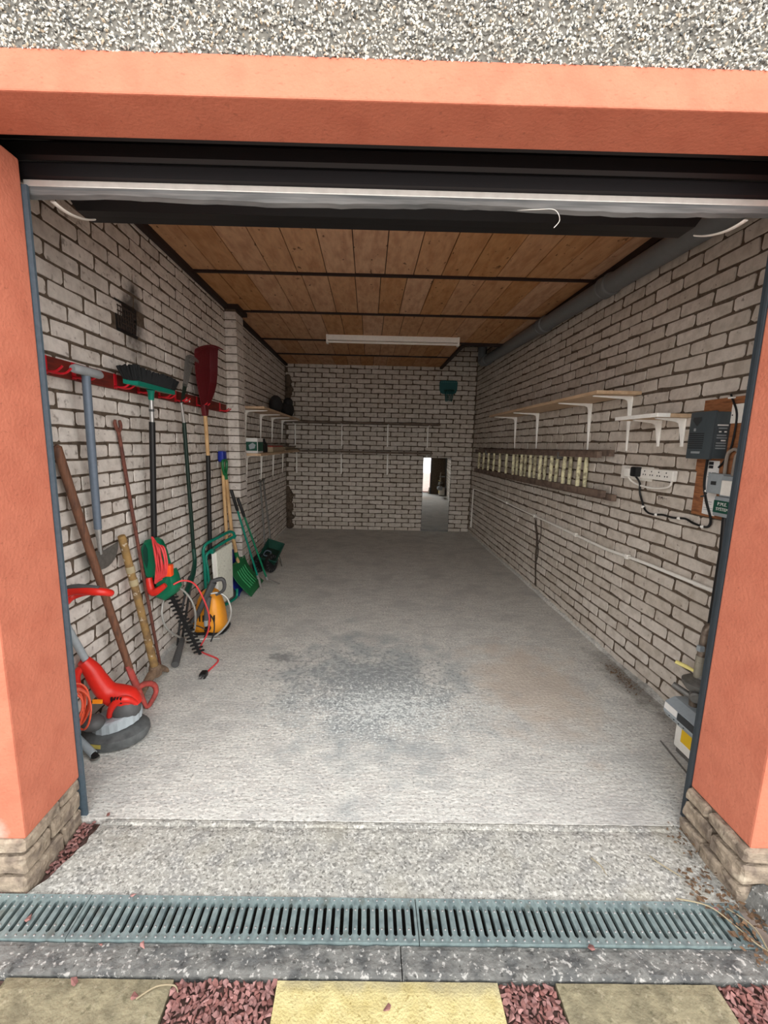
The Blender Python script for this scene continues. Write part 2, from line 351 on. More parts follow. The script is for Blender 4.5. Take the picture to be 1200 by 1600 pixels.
# brick shapes: rough sawn edges, 48 triangles or fewer
def brick_mesh(name, w, h, d, seed, m=BRICK):
    R = random.Random(seed); pts = []
    c = R.uniform(.004, .012)
    base = [(-w/2+c, -h/2), (0, -h/2), (w/2-c, -h/2), (w/2, -h/2+c), (w/2, h/2-c), (w/2-c, h/2), (0, h/2), (-w/2+c, h/2), (-w/2, h/2-c), (-w/2, -h/2+c)]
    base = [(x+R.uniform(-.0035, .0035), z+R.uniform(-.0028, .0028)) for x, z in base]
    if R.random() < .35:
        i = R.choice((0, 3, 5, 8)); base[i] = (base[i][0]*.93, base[i][1]*.8)
    n = len(base); b = MB()
    k = .985
    vs = [(x*k, -d+.007, z*.95) for x, z in base]+[(x, -d+.011, z) for x, z in base]+[(x, .018, z) for x, z in base]
    fs = [tuple(range(n))]
    for i in range(2):
        for q in range(n): fs.append((i*n+q, i*n+(q+1) % n, (i+1)*n+(q+1) % n, (i+1)*n+q))
    b.add(vs, fs)
    me = bpy.data.meshes.new(name); me.from_pydata(b.v, [], b.f)
    bm = bmesh.new(); bm.from_mesh(me); bmesh.ops.recalc_face_normals(bm, faces=bm.faces[:])
    if sum((f.normal.y) for f in bm.faces if len(f.verts) > 4) > 0: bmesh.ops.reverse_faces(bm, faces=bm.faces[:])
    bm.to_mesh(me); bm.free(); me.materials.append(m); return me
PIT = .0734; Z0 = .053
FULL = [brick_mesh('brick', .211, .0622, .006+.0008*(i % 4), i) for i in range(12)]
HALF = [brick_mesh('brick', .100, .0622, .006+.0008*(i % 3), 40+i) for i in range(4)]
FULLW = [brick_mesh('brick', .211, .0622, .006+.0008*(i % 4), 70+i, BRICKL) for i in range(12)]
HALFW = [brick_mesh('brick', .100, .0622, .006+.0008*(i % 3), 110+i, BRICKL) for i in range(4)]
def lay(wall, place, L0, L1, mod, joint, zmax, keep, rz, nmax=300):
    cells = []; k = -1
    while True:
        z = Z0+PIT*k+PIT/2
        if z > zmax: break
        if z > -.01:
            j = joint+(mod/2 if k % 2 else 0); j += ((hash((k, 3)) % 100)/100-.5)*.012
            s = j-math.ceil((j-L0)/mod+1)*mod
            while s < L1:
                a, b = max(s+.006, L0+.002), min(s+mod-.0065, L1-.002)
                if b-a > .03: cells.append(((a+b)/2, z, b-a))
                s += mod
        k += 1
    out = []
    for c, z, ln in cells:
        p = place(c, z)
        if not keep(c, z): continue
        q = Vector(p)-Vector((0, 0, CAMH)); zc = q.dot(_f); vis = in_view(p, -5)
        if wall is wr and p[1] < 1.9: vis = False
        if wall is wl and p[1] < 1.75: vis = False
        out.append((0 if vis else 1, zc if zc > .3 else 99, p, ln))
    out.sort(key=lambda t: (t[0], t[1]))
    R = random.Random(hash(wall.name) % 1000)
    R = random.Random(len(cells))
    bigv, bigf, rn = [], [], []
    rot = Matrix.Rotation(rz, 3, 'Z')
    for i, (iv, zc, p, ln) in enumerate(out):
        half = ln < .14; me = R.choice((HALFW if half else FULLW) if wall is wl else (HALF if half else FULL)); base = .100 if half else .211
        sc = (ln/base, 1, 1+R.uniform(-.03, .02)); tilt = R.uniform(-.006, .006); pp = Vector(p)+rot @ Vector((0, R.uniform(-.0015, .0015), R.uniform(-.0015, .0015)))
        if i < nmax: inst(me, 'brick', wall, pp, (0, tilt, rz), sc)
        else:
            o = len(bigv); r1 = R.random()
            for v in me.vertices: bigv.append(tuple(pp+rot @ Vector((v.co.x*sc[0], v.co.y, v.co.z*sc[2]))))
            for f in me.polygons: bigf.append(tuple(x+o for x in f.vertices)); rn.append(r1)
    if bigv:
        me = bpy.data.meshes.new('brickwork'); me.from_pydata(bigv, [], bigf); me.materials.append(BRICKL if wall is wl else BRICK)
        at = me.attributes.new('rnd', 'FLOAT', 'FACE'); at.data.foreach_set('value', rn)
        o = bpy.data.objects.new('brickwork', me); COL.objects.link(o); o.parent = wall; o['kind'] = 'stuff'
VENT = (2.36, 2.545, 1.965, 2.105)
lay(wl, lambda c, z: (XL, c, z), 1.44, YB, .223, 1.858, 2.64,
    lambda c, z: not (VENT[0]-.02 < c < VENT[1]+.0 and VENT[2]-.02 < z < VENT[3]+.02) and not (4.06 < c < 4.28 and z < 0), math.pi/2)
lay(wr, lambda c, z: (XR, c, z), 1.44, YB, .2315, 2.218, 2.98, lambda c, z: True, -math.pi/2)
lay(wb, lambda c, z: (c, YB, z), XL+.006, XR-.006, .2187, -1.18, 2.98, lambda c, z: True, 0)
# pier on the left wall
pier = struct('wall_pier', MB().box((XL-.01, 4.072, 0), (-1.222, 4.278, 2.6)), MORTAR)
for k in range(36):
    z = Z0+PIT*(k-.5)
    if z > 2.585 or z < .02: continue
    b = MB(); R = random.Random(900+k); t = .0325+R.uniform(-.0012, .0006)
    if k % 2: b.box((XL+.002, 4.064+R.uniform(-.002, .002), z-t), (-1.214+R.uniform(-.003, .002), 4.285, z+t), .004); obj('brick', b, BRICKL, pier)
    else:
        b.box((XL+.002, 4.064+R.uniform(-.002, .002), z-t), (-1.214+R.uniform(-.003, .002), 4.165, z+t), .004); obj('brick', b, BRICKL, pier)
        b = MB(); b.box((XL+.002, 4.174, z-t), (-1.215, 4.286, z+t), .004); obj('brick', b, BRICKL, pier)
# low mortar fillets along the foot of the side walls
def fillet(name, x, sgn, y0, y1, seed):
    R = random.Random(seed); vs = []; fs = []; n = 46
    for i in range(n):
        y = y0+(y1-y0)*i/(n-1); w = .022+R.uniform(-.008, .012); h = .022+R.uniform(-.008, .014)
        vs += [(x-sgn*.01, y, -.004), (x+sgn*w, y, -.004), (x+sgn*w*.5, y, h*.5), (x-sgn*.01, y, h)]
    for i in range(n-1):
        for k in range(4): fs.append((i*4+k, i*4+(k+1) % 4, i*4+4+(k+1) % 4, i*4+4+k))
    fs += [(0, 1, 2, 3), ((n-1)*4+3, (n-1)*4+2, (n-1)*4+1, (n-1)*4)]
    struct(name, MB().add(vs, fs), FLOOR)
fillet('baseboard_left', XL, 1, 1.44, YB, 1); fillet('baseboard_right', XR, -1, 1.44, YB, 2)
# rough mortar lumps in the far left corner
R = random.Random(5); b = MB()
for i in range(34):
    z = .05+i*.026+R.uniform(-.01, .01) if i < 24 else 1.85+(i-24)*.06
    b.ell((XL+R.uniform(0, .07), YB-R.uniform(-.01, .03), z), (R.uniform(.03, .075), R.uniform(.02, .05), R.uniform(.03, .06)), 7, 5)
struct('trim_3', b, MORTAR)

# ------------------------------------------------------------------ ceiling: planks between cross bars
ceil = struct('ceiling', MB().box((XL-.01, 1.5, CZ+.014), (1.62, 5.3, CZ+.06)).box((XL-.01, 5.3, CZ+.014), (1.1, YB+.01, CZ+.06)).box((1.0, 5.2, 2.93), (XR+.02, YB+.02, 3.0)).box((1.58, 1.43, 2.93), (XR+.02, 5.3, 3.0)), DKWOOD)
BARS = [2.30, 3.29, 4.22, 5.28, 6.11, 6.89]
R = random.Random(21)
for k in range(len(BARS)):
    y0 = 1.52 if k == 0 else BARS[k-1]; y1 = BARS[k]; x = XL+.02; xe = 1.60 if y1 < 5.4 else 1.09
    while x < xe-.01:
        w = .196+R.uniform(-.012, .016); x1 = min(x+w, xe)
        if x1 > xe-.06: x1 = xe
        obj('plank', MB().box((x+.003, y0+.004, CZ+R.uniform(-.001, .002)), (x1-.003, y1-.004, CZ+.016)), PINE, ceil)
        x = x1
for k, y in enumerate(BARS[1:-1]):
    xe = 1.62 if y < 5.25 else (1.64 if y < 5.5 else 1.1)
    obj('cross_bar', MB().box((XL, y-.014, CZ-.014), (xe, y+.014, CZ+.01), .002), DKWOOD, ceil)
struct('trim_4', MB().box((XL, 1.5, CZ-.032), (XL+.045, 4.064, CZ+.012), .003).box((XL, 4.03, CZ-.034), (-1.185, 4.33, CZ+.008), .003).box((XL, 4.33, CZ-.032), (XL+.04, YB, CZ+.012), .003), DKWOOD)
struct('trim_5', MB().box((1.60, 1.5, CZ-.04), (1.635, 5.3, CZ+.33)).box((1.085, 5.275, CZ-.03), (1.64, 5.31, CZ+.33)).box((1.085, 5.29, CZ-.03), (1.125, YB, CZ+.33)), DKWOOD)

# grey soil pipe under the right edge of the ceiling
t = thing('soil_pipe', 'thick grey drain pipe with collars running along the top of the right wall', 'pipe', (1.60, 4.2, 2.5))
pz = lambda y: 2.478+(y-2.5)*.0265
obj('pipe', MB().tube([(1.604, 1.46, pz(1.46)), (1.604, 6.22, pz(6.22))], .062, 24), PIPEG, t, True)
for y in (3.08, 4.16, 6.10):
    obj('collar', MB().lathe([(.064, -.05), (.07, -.046), (.074, -.04), (.074, -.03), (.069, -.026), (.069, .04), (.073, .044), (.073, .055), (.066, .06)], (1.604, y, pz(y)), (0, 1, .0265), 24), PIPEG, t, True)
obj('elbow', MB().tube([(1.604, 6.2, pz(6.2)), (1.604, 6.30, pz(6.3)+.005), (1.6, 6.36, pz(6.3)+.05), (1.6, 6.37, 2.93)], .058, 20, spline=6), PIPEG, t, True)

# fluorescent batten
t = thing('batten_light', 'long white unlit fluorescent batten fixed across the plank ceiling', 'light', (.24, 5.06, CZ))
obj('housing', MB().box((-.50, 5.03, 2.545), (1.0, 5.095, 2.602), .004), WHITEP, t)
obj('tube', MB().tube([(-.478, 5.035, 2.525), (.978, 5.035, 2.525)], .013, 14), CREAM, t, True)
for x in (-.50, .978): obj('end_cap', MB().box((x, 5.018, 2.508), (x+.022, 5.09, 2.603), .003), WHITEP, t)

# ------------------------------------------------------------------ rolled-up shutter
t = thing('roller_shutter', 'black roller garage door rolled up above the opening, silver and rubber bottom edge', 'garage door', (.08, 1.45, 2.14))
b = MB()
for k in range(6):
    z0 = 2.157+k*.056; X0 = -1.24; b.prism([(X0, 1.428, z0+.002), (X0, 1.420, z0+.012), (X0, 1.420, z0+.046), (X0, 1.428, z0+.054), (X0, 1.438, z0+.054), (X0, 1.438, z0+.002)], (2.70, 0, 0))
obj('curtain', b, BLACKST, t)
obj('bottom_strip', MB().box((-1.048, 1.418, 2.139), (1.232, 1.442, 2.157), .002), SILVER, t)
vs = []; fs = []; R = random.Random(4); n = 60
for i in range(n+1):
    x = -1.046+2.276*i/n; dz = R.uniform(-.002, .002)+.004*math.sin(i*.23)
    vs += [(x, 1.42, 2.140), (x, 1.416, 2.128+dz*.4), (x, 1.423, 2.118+dz), (x, 1.44, 2.113+dz), (x, 1.444, 2.140)]
for i in range(n):
    for k in range(5): fs.append((i*5+k, i*5+(k+1) % 5, i*5+5+(k+1) % 5, i*5+5+k))
obj('rubber_seal', MB().add(vs, fs), RUBBER, t)
b = MB(); prof = []
for k in range(24):
    a = 2*math.pi*k/24; prof.append((0, 1.625+.155*math.cos(a), 2.305+(.155 if k % 2 else .149)*math.sin(a)))
b.prism([(-1.0, p[1], p[2]) for p in prof], (2.10, 0, 0)); obj('coil', b, BLACKST, t)
for x, s in ((-.988, .6), (1.165, -.9)):
    pts = [(x, 1.452, 2.116), (x+s*.004, 1.475, 2.112), (x+s*.012, 1.51, 2.111), (x+s*.024, 1.55, 2.117), (x+s*.036, 1.585, 2.128), (x+s*.05, 1.61, 2.140)]
    obj('lead_in_strip', MB().tube(pts, .009, 8, spline=4, flat=.35), CREAM, t, True)
b = MB(); b.tube([(.44, 1.436, 2.118), (.5, 1.425, 2.116), (.55, 1.418, 2.113), (.567, 1.416, 2.085), (.552, 1.418, 2.063)], .0011, 5, spline=5)
obj('loose_thread', b, CREAM, t)
for nm, x0, x1, lab in (('guide_rail', -1.072, -1.027, 'left blue-grey roller door guide rail on the inner pillar edge'), ('guide_rail', 1.2262, 1.257, 'right dark grey roller door guide rail on the inner pillar edge')):
    b = MB(); b.box((x0, 1.402, 0), (x1, 1.411, 2.135))
    if x0 < 0: b.box((x0, 1.436, 0), (x1-.030, 1.446, 2.135)).box((x0, 1.402, 0), (x0+.012, 1.446, 2.135))
    else: b.box((x0+.026, 1.436, 0), (x1, 1.446, 2.135)).box((x1-.012, 1.402, 0), (x1, 1.446, 2.135))
    o = obj(nm, b, GUIDE if x0 < 0 else mat('dark_grey_guide', (56, 64, 70), .6, .2), loc=((x0+x1)/2, 1.42, 0)); tag(o, lab, 'guide rail', 'roller door guide rails')

# ------------------------------------------------------------------ pebble-dash chips over the lintel
R = random.Random(31); vs = []; fs = []; cl = []
N = 24000
for i in range(N):
    x = R.uniform(-1.55, 1.75); z = R.uniform(2.286, 2.52); y = 1.150-R.uniform(0, .005)
    s = R.uniform(.0026, .0056)
    q = Matrix.Rotation(R.uniform(0, 6.28), 3, Vector((R.uniform(-1, 1), R.uniform(-1, 1), R.uniform(-1, 1))).normalized())
    o = len(vs); a, bb, c = s*R.uniform(.8, 1.3), s*R.uniform(.5, .9), s*R.uniform(.4, .8)
    for v in ((a, 0, 0), (-a, 0, 0), (0, bb, 0), (0, -bb, 0), (0, 0, c), (0, 0, -c)):
        w = q @ Vector(v); vs.append((x+w.x, y+w.y, z+w.z))
    fs += [tuple(o+k for k in f) for f in ((0, 2, 4), (2, 1, 4), (1, 3, 4), (3, 0, 4), (2, 0, 5), (1, 2, 5), (3, 1, 5), (0, 3, 5))]
    u = R.random(); cl += [u]*8
me = bpy.data.meshes.new('pebble_dash'); me.from_pydata(vs, [], fs)
at = me.attributes.new('rnd', 'FLOAT', 'FACE'); at.data.foreach_set('value', cl)
PEB = bpy.data.materials.new('pebble_dash_chips'); PEB.use_nodes = True
n_ = PEB.node_tree.nodes; a_ = n_.new('ShaderNodeAttribute'); a_.attribute_name = 'rnd'; r_ = n_.new('ShaderNodeValToRGB'); r_.color_ramp.interpolation = 'CONSTANT'
els = r_.color_ramp.elements; els[0].color = lin((214, 212, 203)); els[1].position = .34; els[1].color = lin((190, 187, 177))
for p_, c_ in ((.54, (158, 155, 147)), (.70, (118, 117, 112)), (.85, (72, 74, 73)), (.93, (168, 152, 130))):
    q_ = els.new(p_); q_.color = lin(c_)
PEB.node_tree.links.new(a_.outputs['Fac'], r_.inputs[0]); PEB.node_tree.links.new(r_.outputs[0], n_['Principled BSDF'].inputs['Base Color']); n_['Principled BSDF'].inputs['Roughness'].default_value = .75
me.materials.append(PEB); o = bpy.data.objects.new('pebble_dash', me); COL.objects.link(o); o.parent = wf; o['kind'] = 'stuff'

# ------------------------------------------------------------------ stone plinths under the pillars
def rough_block(b, lo, hi, amp, seed, n=(7, 3, 3)):
    x0, y0, z0 = lo; x1, y1, z1 = hi
    bm = bmesh.new(); bmesh.ops.create_cube(bm, size=1)
    for v in bm.verts: v.co = Vector(((x0+x1)/2+v.co.x*(x1-x0), (y0+y1)/2+v.co.y*(y1-y0), (z0+z1)/2+v.co.z*(z1-z0)))
    bmesh.ops.bevel(bm, geom=bm.edges[:], offset=min(.008, (z1-z0)*.2), segments=1, affect='EDGES')
    bmesh.ops.subdivide_edges(bm, edges=[e_ for e_ in bm.edges if e_.calc_length() > .03], cuts=3, use_grid_fill=True)
    for v in bm.verts: v.co += noise.noise_vector(v.co*24+Vector((seed*3.1, 0, 0)))*amp
    bm.verts.index_update(); b.add([v.co[:] for v in bm.verts], [[v.index for v in f.verts] for f in bm.faces]); bm.free(); return b
plin_l = struct('trim_6', MB().box((-1.9, 1.155, -.05), (-1.055, 1.395, .168)), MORTAR)
plin_r = struct('trim_7', MB().box((1.228, 1.155, -.05), (2.0, 1.395, .168)), MORTAR)
for i, (z0, z1) in enumerate(((-.04, .040), (.048, .112), (.120, .166))):
    cuts = ([-1.9, -1.46, -1.036], [-1.9, -1.62, -1.25, -1.036], [-1.9, -1.4, -1.036])[i]
    for k in range(len(cuts)-1): obj('stone', rough_block(MB(), (cuts[k]+.004, 1.128+.006*i, z0), (cuts[k+1]-.004 if k < len(cuts)-2 else cuts[k+1], 1.30 if i != 1 else 1.25, z1), .006, i*7+k), STONE, plin_l)
    obj('stone', rough_block(MB(), (-1.2, (1.308 if i != 1 else 1.258), z0), (-1.040, 1.398, z1), .005, 50+i), STONE, plin_l)
    cuts = ([1.192, 1.62, 2.0], [1.198, 1.50, 2.0], [1.205, 1.7, 2.0])[i]
    for k in range(len(cuts)-1): obj('stone', rough_block(MB(), (cuts[k]+(.004 if k else 0), 1.125+.006*i, z0), (cuts[k+1]-.004, 1.29 if i != 1 else 1.26, z1), .009, 90+i*7+k), STONE, plin_r)
    obj('stone', rough_block(MB(), (1.203+.004*i, (1.298 if i != 1 else 1.268), z0), (1.36, 1.398, z1), .008, 140+i), STONE, plin_r)

# ------------------------------------------------------------------ ground outside
def grid_slab(x0, x1, y0, y1, ztop, zbot, nx, ny, amp, sc, seed, skew=None):
    vs = []; fs = []
    for j in range(ny+1):
        for i in range(nx+1):
            x = x0+(x1-x0)*i/nx; y = y0+(y1-y0)*j/ny
            if skew: x, y = skew(x, y, i/nx, j/ny)
            edge = i in (0, nx) or j in (0, ny)
            vs.append((x, y, ztop+amp*noise.noise(Vector((x*sc+seed, y*sc, 0)))-(.003 if edge else 0)))
    W_ = nx+1
    for j in range(ny):
        for i in range(nx): fs.append((j*W_+i, j*W_+i+1, (j+1)*W_+i+1, (j+1)*W_+i))
    rim = [i for i in range(W_)]+[j*W_+nx for j in range(1, ny+1)]+[ny*W_+i for i in range(nx-1, -1, -1)]+[j*W_ for j in range(ny-1, 0, -1)]
    o = len(vs)
    for r in rim: vs.append((vs[r][0], vs[r][1], zbot))
    m_ = len(rim)
    for k in range(m_): fs.append((rim[k], o+k, o+(k+1) % m_, rim[(k+1) % m_]))
    fs.append(tuple(o+k for k in range(m_-1, -1, -1)))
    return MB().add(vs, fs)
Rj = random.Random(12); jag = [Rj.uniform(-.006, .006) for _ in range(200)]
def apskew(x, y, u, v):
    if u == 0: x = -.972+(.07*(v-.5))*.4+jag[int(v*40)]-.05*(1-v)**3
    if v == 1: y += jag[int(u*90)]
    return x, y
apron = struct('apron', grid_slab(-.97, 1.20, 1.124, 1.374, -.003, -.14, 60, 10, .003, 18, 3, apskew), APRON)
struct('trim_9', grid_slab(-.955, 1.20, 1.370, 1.397, -.0005, -.14, 80, 3, .0022, 40, 5), APRON)
struct('ground', MB().box((-7, -9, -.16), (7, 1.0, -.045)).box((-7, .9, -.3), (-1.0, 1.4, -.045)).box((1.2, .9, -.3), (7, 1.4, -.045)), GROUND)
struct('ground_fill', MB().box((-1.2, 1.13, -.14), (-.95, 1.40, -.028)), SOIL)
kerbL = obj('kerb', grid_slab(-2.2, .118, .924, .998, -.004, -.14, 70, 6, .004, 30, 8), KERB); tag(kerbL, 'rough pale concrete kerb strip below the drain, left length', 'kerb')
kerbR = obj('kerb', grid_slab(.121, 1.42, .924, .998, -.005, -.14, 44, 6, .004, 30, 28), KERB); tag(kerbR, 'rough pale concrete kerb strip below the drain, right length with dirt at its end', 'kerb')
for nm, a, b_, m_, lab, sd in (('paving_slab', -.925, -.486, MOSSY, 'mossy grey paving slab at the lower left, left of the red gravel', 1), ('paving_slab', -.212, .372, YELLOW, 'yellow ribbed paving slab with a worn grey top edge, centre foreground', 2), ('paving_slab', .528, .956, MOSSY, 'mossy grey paving slab at the lower right between red gravel patches', 3)):
    o = obj(nm, grid_slab(a, b_, .42, .918, -.006, -.07, 24, 20, .002, 14, sd*10), m_); tag(o, lab, 'paving slab')

# drain channel and grates
ch = MB(); ch.box((-2.2, .998, -.13), (1.19, 1.006, -.012)).box((-2.2, 1.114, -.13), (1.19, 1.122, -.012)).box((-2.2, .998, -.14), (1.19, 1.122, -.12))
struct('trim_8', ch, DARKBOX)
def grate(x0, n, label, drop=0.0, tilt=0.0):
    pit = .02635; x1 = x0+n*pit; ya, yb = 1.001, 1.121; sa, sb = 1.019, 1.104; hw = .0056
    t = thing('drain_grate', label, 'drain grate', ((x0+x1)/2, 1.06, 0), 'galvanised grates of the drain')
    vs = []; fs = []; zt, zb = .001-drop, -.016-drop
    for k in range(n):
        a = x0+k*pit+(.0006 if k == 0 else 0); b_ = x0+(k+1)*pit-(.0006 if k == n-1 else 0); c = (x0+k*pit+x0+(k+1)*pit)/2; o = len(vs)
        outer = [(a, ya), (c, ya), (b_, ya), (b_, (ya+yb)/2), (b_, yb), (c, yb), (a, yb), (a, (ya+yb)/2)]
        inner = [(c-hw, sa+.004), (c, sa-.001), (c+hw, sa+.004), (c+hw, 1.06), (c+hw, sb-.004), (c, sb+.001), (c-hw, sb-.004), (c-hw, 1.06)]
        for z in (zt, zb):
            for p in outer: vs.append((p[0], p[1], z))
            for p in inner: vs.append((p[0], p[1], z-(.002 if z == zt else 0)))
        for i in range(8):
            j = (i+1) % 8
            fs.append((o+i, o+j, o+8+j, o+8+i)); fs.append((o+16+j, o+16+i, o+24+i, o+24+j)); fs.append((o+8+i, o+8+j, o+24+j, o+24+i))
            if (i, j) in ((0, 1), (1, 2), (4, 5), (5, 6)) or (k == 0 and i in (6, 7)) or (k == n-1 and i in (2, 3)): fs.append((o+j, o+i, o+16+i, o+16+j))
    g = obj('slotted_plate', MB().add(vs, fs), GALV, t)
    rv = MB()
    for k in range(n+1):
        xx = x0+k*pit
        if k in (0, n): continue
        for y in (1.035, 1.086): rv.lathe([(.0032, 0), (.0026, .0016), (.0012, .0022)], (xx, y, zt-.0005), n=7)
    for k in range(n):
        for y in (1.009, 1.113): rv.lathe([(.0032, 0), (.0026, .0016), (.0012, .0022)], (x0+(k+.5)*pit, y, zt-.0005), n=7)
    r = obj('rivets', rv, STEEL, t); r['kind'] = 'stuff'
    return t
grate(-.829-38*.02635, 38, 'galvanised slotted drain grate running out of frame at the left end')
grate(-.828, 38, 'galvanised slotted drain grate, second section from the left before the doorway')
grate(.1745, 34, 'galvanised slotted drain grate right of centre, cut end under dry stems')
grate(1.0725, 4, 'short dull broken piece of drain grate at the right end', .006)

# gravel
R = random.Random(77)
def chip(seed, m):
    r = random.Random(seed); bm = bmesh.new()
    for _ in range(9):
        v = Vector((r.gauss(0, 1), r.gauss(0, 1), r.gauss(0, 1))).normalized(); bm.verts.new((v.x*1.0, v.y*.72, v.z*.5))
    bmesh.ops.convex_hull(bm, input=bm.verts[:]); me = bpy.data.meshes.new('pebble')
    for v in [v for v in bm.verts if not v.link_faces]: bm.verts.remove(v)
    bm.to_mesh(me); bm.free(); me.materials.append(m); return me
CHIPS = [chip(i, GRAVEL) for i in range(14)]
def gravel(label, poly, zc, n, rmin=.008, rmax=.013, base=True, indiv=True, lay=2):
    x0, x1, y0, y1 = poly
    t = thing('gravel_bed', label, 'gravel', ((x0+x1)/2, (y0+y1)/2, -.04))
    obj('bed', MB().box((x0, y0, -.06), (x1, y1, zc-.012)), SOIL, t)
    pts = []; tries = 0
    while len(pts) < n and tries < n*60:
        tries += 1; x, y = R.uniform(x0+.006, x1-.006), R.uniform(y0+.006, y1-.006); s = R.uniform(rmin, rmax)
        if all((x-p[0])**2+(y-p[1])**2 > ((s+p[2])*.47)**2 for p in pts): pts.append((x, y, s))
    bv, bf, rn = [], [], []
    for x, y, s in pts:
        me = R.choice(CHIPS); rot = (R.uniform(-.5, .5), R.uniform(-.5, .5), R.uniform(0, 6.28)); p = (x, y, zc+R.uniform(-.006, .003))
        if indiv and in_view(p, 8): inst(me, 'pebble', t, p, rot, (s, s, s))
        else:
            M_ = Matrix.LocRotScale(Vector(p)-Vector(t.location), __import__('mathutils').Euler(rot), Vector((s, s, s))); o = len(bv); u = R.random()
            bv += [tuple(M_ @ v.co) for v in me.vertices]; bf += [tuple(i+o for i in f.vertices) for f in me.polygons]; rn += [u]*len(me.polygons)
    if bv:
        me = bpy.data.meshes.new('loose_pebbles'); me.from_pydata(bv, [], bf); me.materials.append(GRAVEL)
        at = me.attributes.new('rnd', 'FLOAT', 'FACE'); at.data.foreach_set('value', rn)
        o = bpy.data.objects.new('loose_pebbles', me); COL.objects.link(o); o.parent = t; o['kind'] = 'stuff'
gravel('red gravel between the left grey slab and the yellow slab', (-.484, -.214, .60, .921), -.011, 760)
gravel('red gravel between the yellow slab and the right grey slab', (.374, .526, .60, .921), -.011, 430)
gravel('red gravel beyond the right grey slab at the lower right corner', (.958, 1.5, .60, .921), -.011, 1300)
gravel('red gravel sliver left of the left grey slab at the frame edge', (-1.3, -.927, .60, .921), -.012, 330)
gravel('red gravel strip between the left plinth and the drain', (-1.7, -1.03, 1.123, 1.142), -.008, 60, .007, .010)
gravel('red chips and leaf litter in the gap beside the left plinth', (-1.036, -.985, 1.19, 1.392), -.014, 70, .007, .012)
STRAY = [(-.70, 1.118, .004, .009, 'small red chip on the upper rim of the second drain grate'), (-.72, .985, .004, .010, 'reddish chip on the kerb below the second drain grate, the left one'), (-.60, .985, .004, .013, 'reddish chip on the kerb below the second drain grate, the right one'),
         (.075, .86, .0, .012, 'brown round chip lying on the middle of the yellow slab'), (.66, .992, .003, .012, 'pink chip on the kerb under the right drain grate'), (-.74, .905, .0, .014, 'flat red chip on the top edge of the left grey slab'), (-.565, .875, .0, .014, 'red chip on the left grey slab, near its right edge'),
         (-.965, 1.05, .006, .014, 'larger red chip lying on the left end of the visible drain grate'), (1.10, 1.098, .004, .010, 'pink chip on the broken end piece of the drain'), (-.945, 1.40, .008, .010, 'small red chip on the step near the left guide rail')]
for x, y, z, s, lab in STRAY:
    o = inst(R.choice(CHIPS), 'pebble', None, (x, y, z+.002), (0, 0, R.uniform(0, 6)), (s, s, s*.7)); tag(o, lab, 'stone')
# dry stems and litter by the right plinth
LV = MB()
for i in range(150):
    x = R.uniform(1.06, 1.19); y = R.uniform(.95, 1.22); x += .03*(y < 1.1); z = R.uniform(.002, .012); a = R.uniform(0, 6.28); s = R.uniform(.006, .016)
    LV.add([(x, y, z), (x+s*math.cos(a), y+s*math.sin(a), z+R.uniform(0, .006)), (x+s*1.5*math.cos(a+.5), y+s*1.5*math.sin(a+.5), z+.002), (x+s*.7*math.cos(a+1.1), y+s*.7*math.sin(a+1.1), z)], [(0, 1, 2, 3)])
for i in range(60):
    x = 1.185+R.uniform(-.05, .02); y = R.uniform(1.22, 1.40); a = R.uniform(0, 6.28); s = R.uniform(.005, .012)
    LV.add([(x, y, .003), (x+s*math.cos(a), y+s*math.sin(a), .006), (x+s*1.5*math.cos(a+.5), y+s*1.5*math.sin(a+.5), .003)], [(0, 1, 2)])
o = obj('leaf_litter', LV, DEBRIS); o['kind'] = 'stuff'; tag(o, 'brown leaf litter and dirt gathered by the right plinth and drain end', 'leaf litter')
STEM = mat('dry_stem', (150, 138, 112), .9, var=.1)
for nm, pts, lab in (('dry_stem', [(1.0, 1.128, .004), (1.08, 1.10, .012), (1.12, 1.05, .008), (1.15, .99, .01), (1.24, .935, .006)], 'long pale dry stem bent across the right end of the drain grate'),
                     ('dry_stem', [(.80, 1.26, .002), (.815, 1.23, .006), (.82, 1.20, .003)], 'short curled dry stem on the concrete apron, right of centre'),
                     ('dry_stem', [(1.01, 1.27, .002), (1.02, 1.245, .006), (1.05, 1.215, .004), (1.07, 1.195, .003)], 'long thin dry leaf stem on the apron near the right plinth'),
                     ('dry_stem', [(-.56, .872, .0), (-.52, .895, .004), (-.475, .897, .005), (-.46, .885, .0)], 'thin pale twig at the left edge of the red gravel'),
                     ('dry_stem', [(1.14, 1.10, .004), (1.17, 1.04, .012), (1.16, .97, .006), (1.19, .92, .004)], 'forked dry stem lying against the grey edging stone')):
    o = obj(nm, MB().tube(pts, [.002]*(len(pts)-1)+[.0009], 6, spline=5), STEM, loc=pts[0]); tag(o, lab, 'twig')
# grey edging stone leaning by the right pillar
o = obj('edging_stone', MB().prism([(1.212, 1.135, -.01), (1.206, 1.03, -.01), (1.204, .70, -.01), (1.236, .70, .055), (1.238, 1.03, .055), (1.240, 1.10, .058), (1.232, 1.132, .045)], (.05, .004, .012), .008), KERB, loc=(1.23, .95, 0)); tag(o, 'grey rounded concrete edging stone beside the right plinth', 'edging stone')

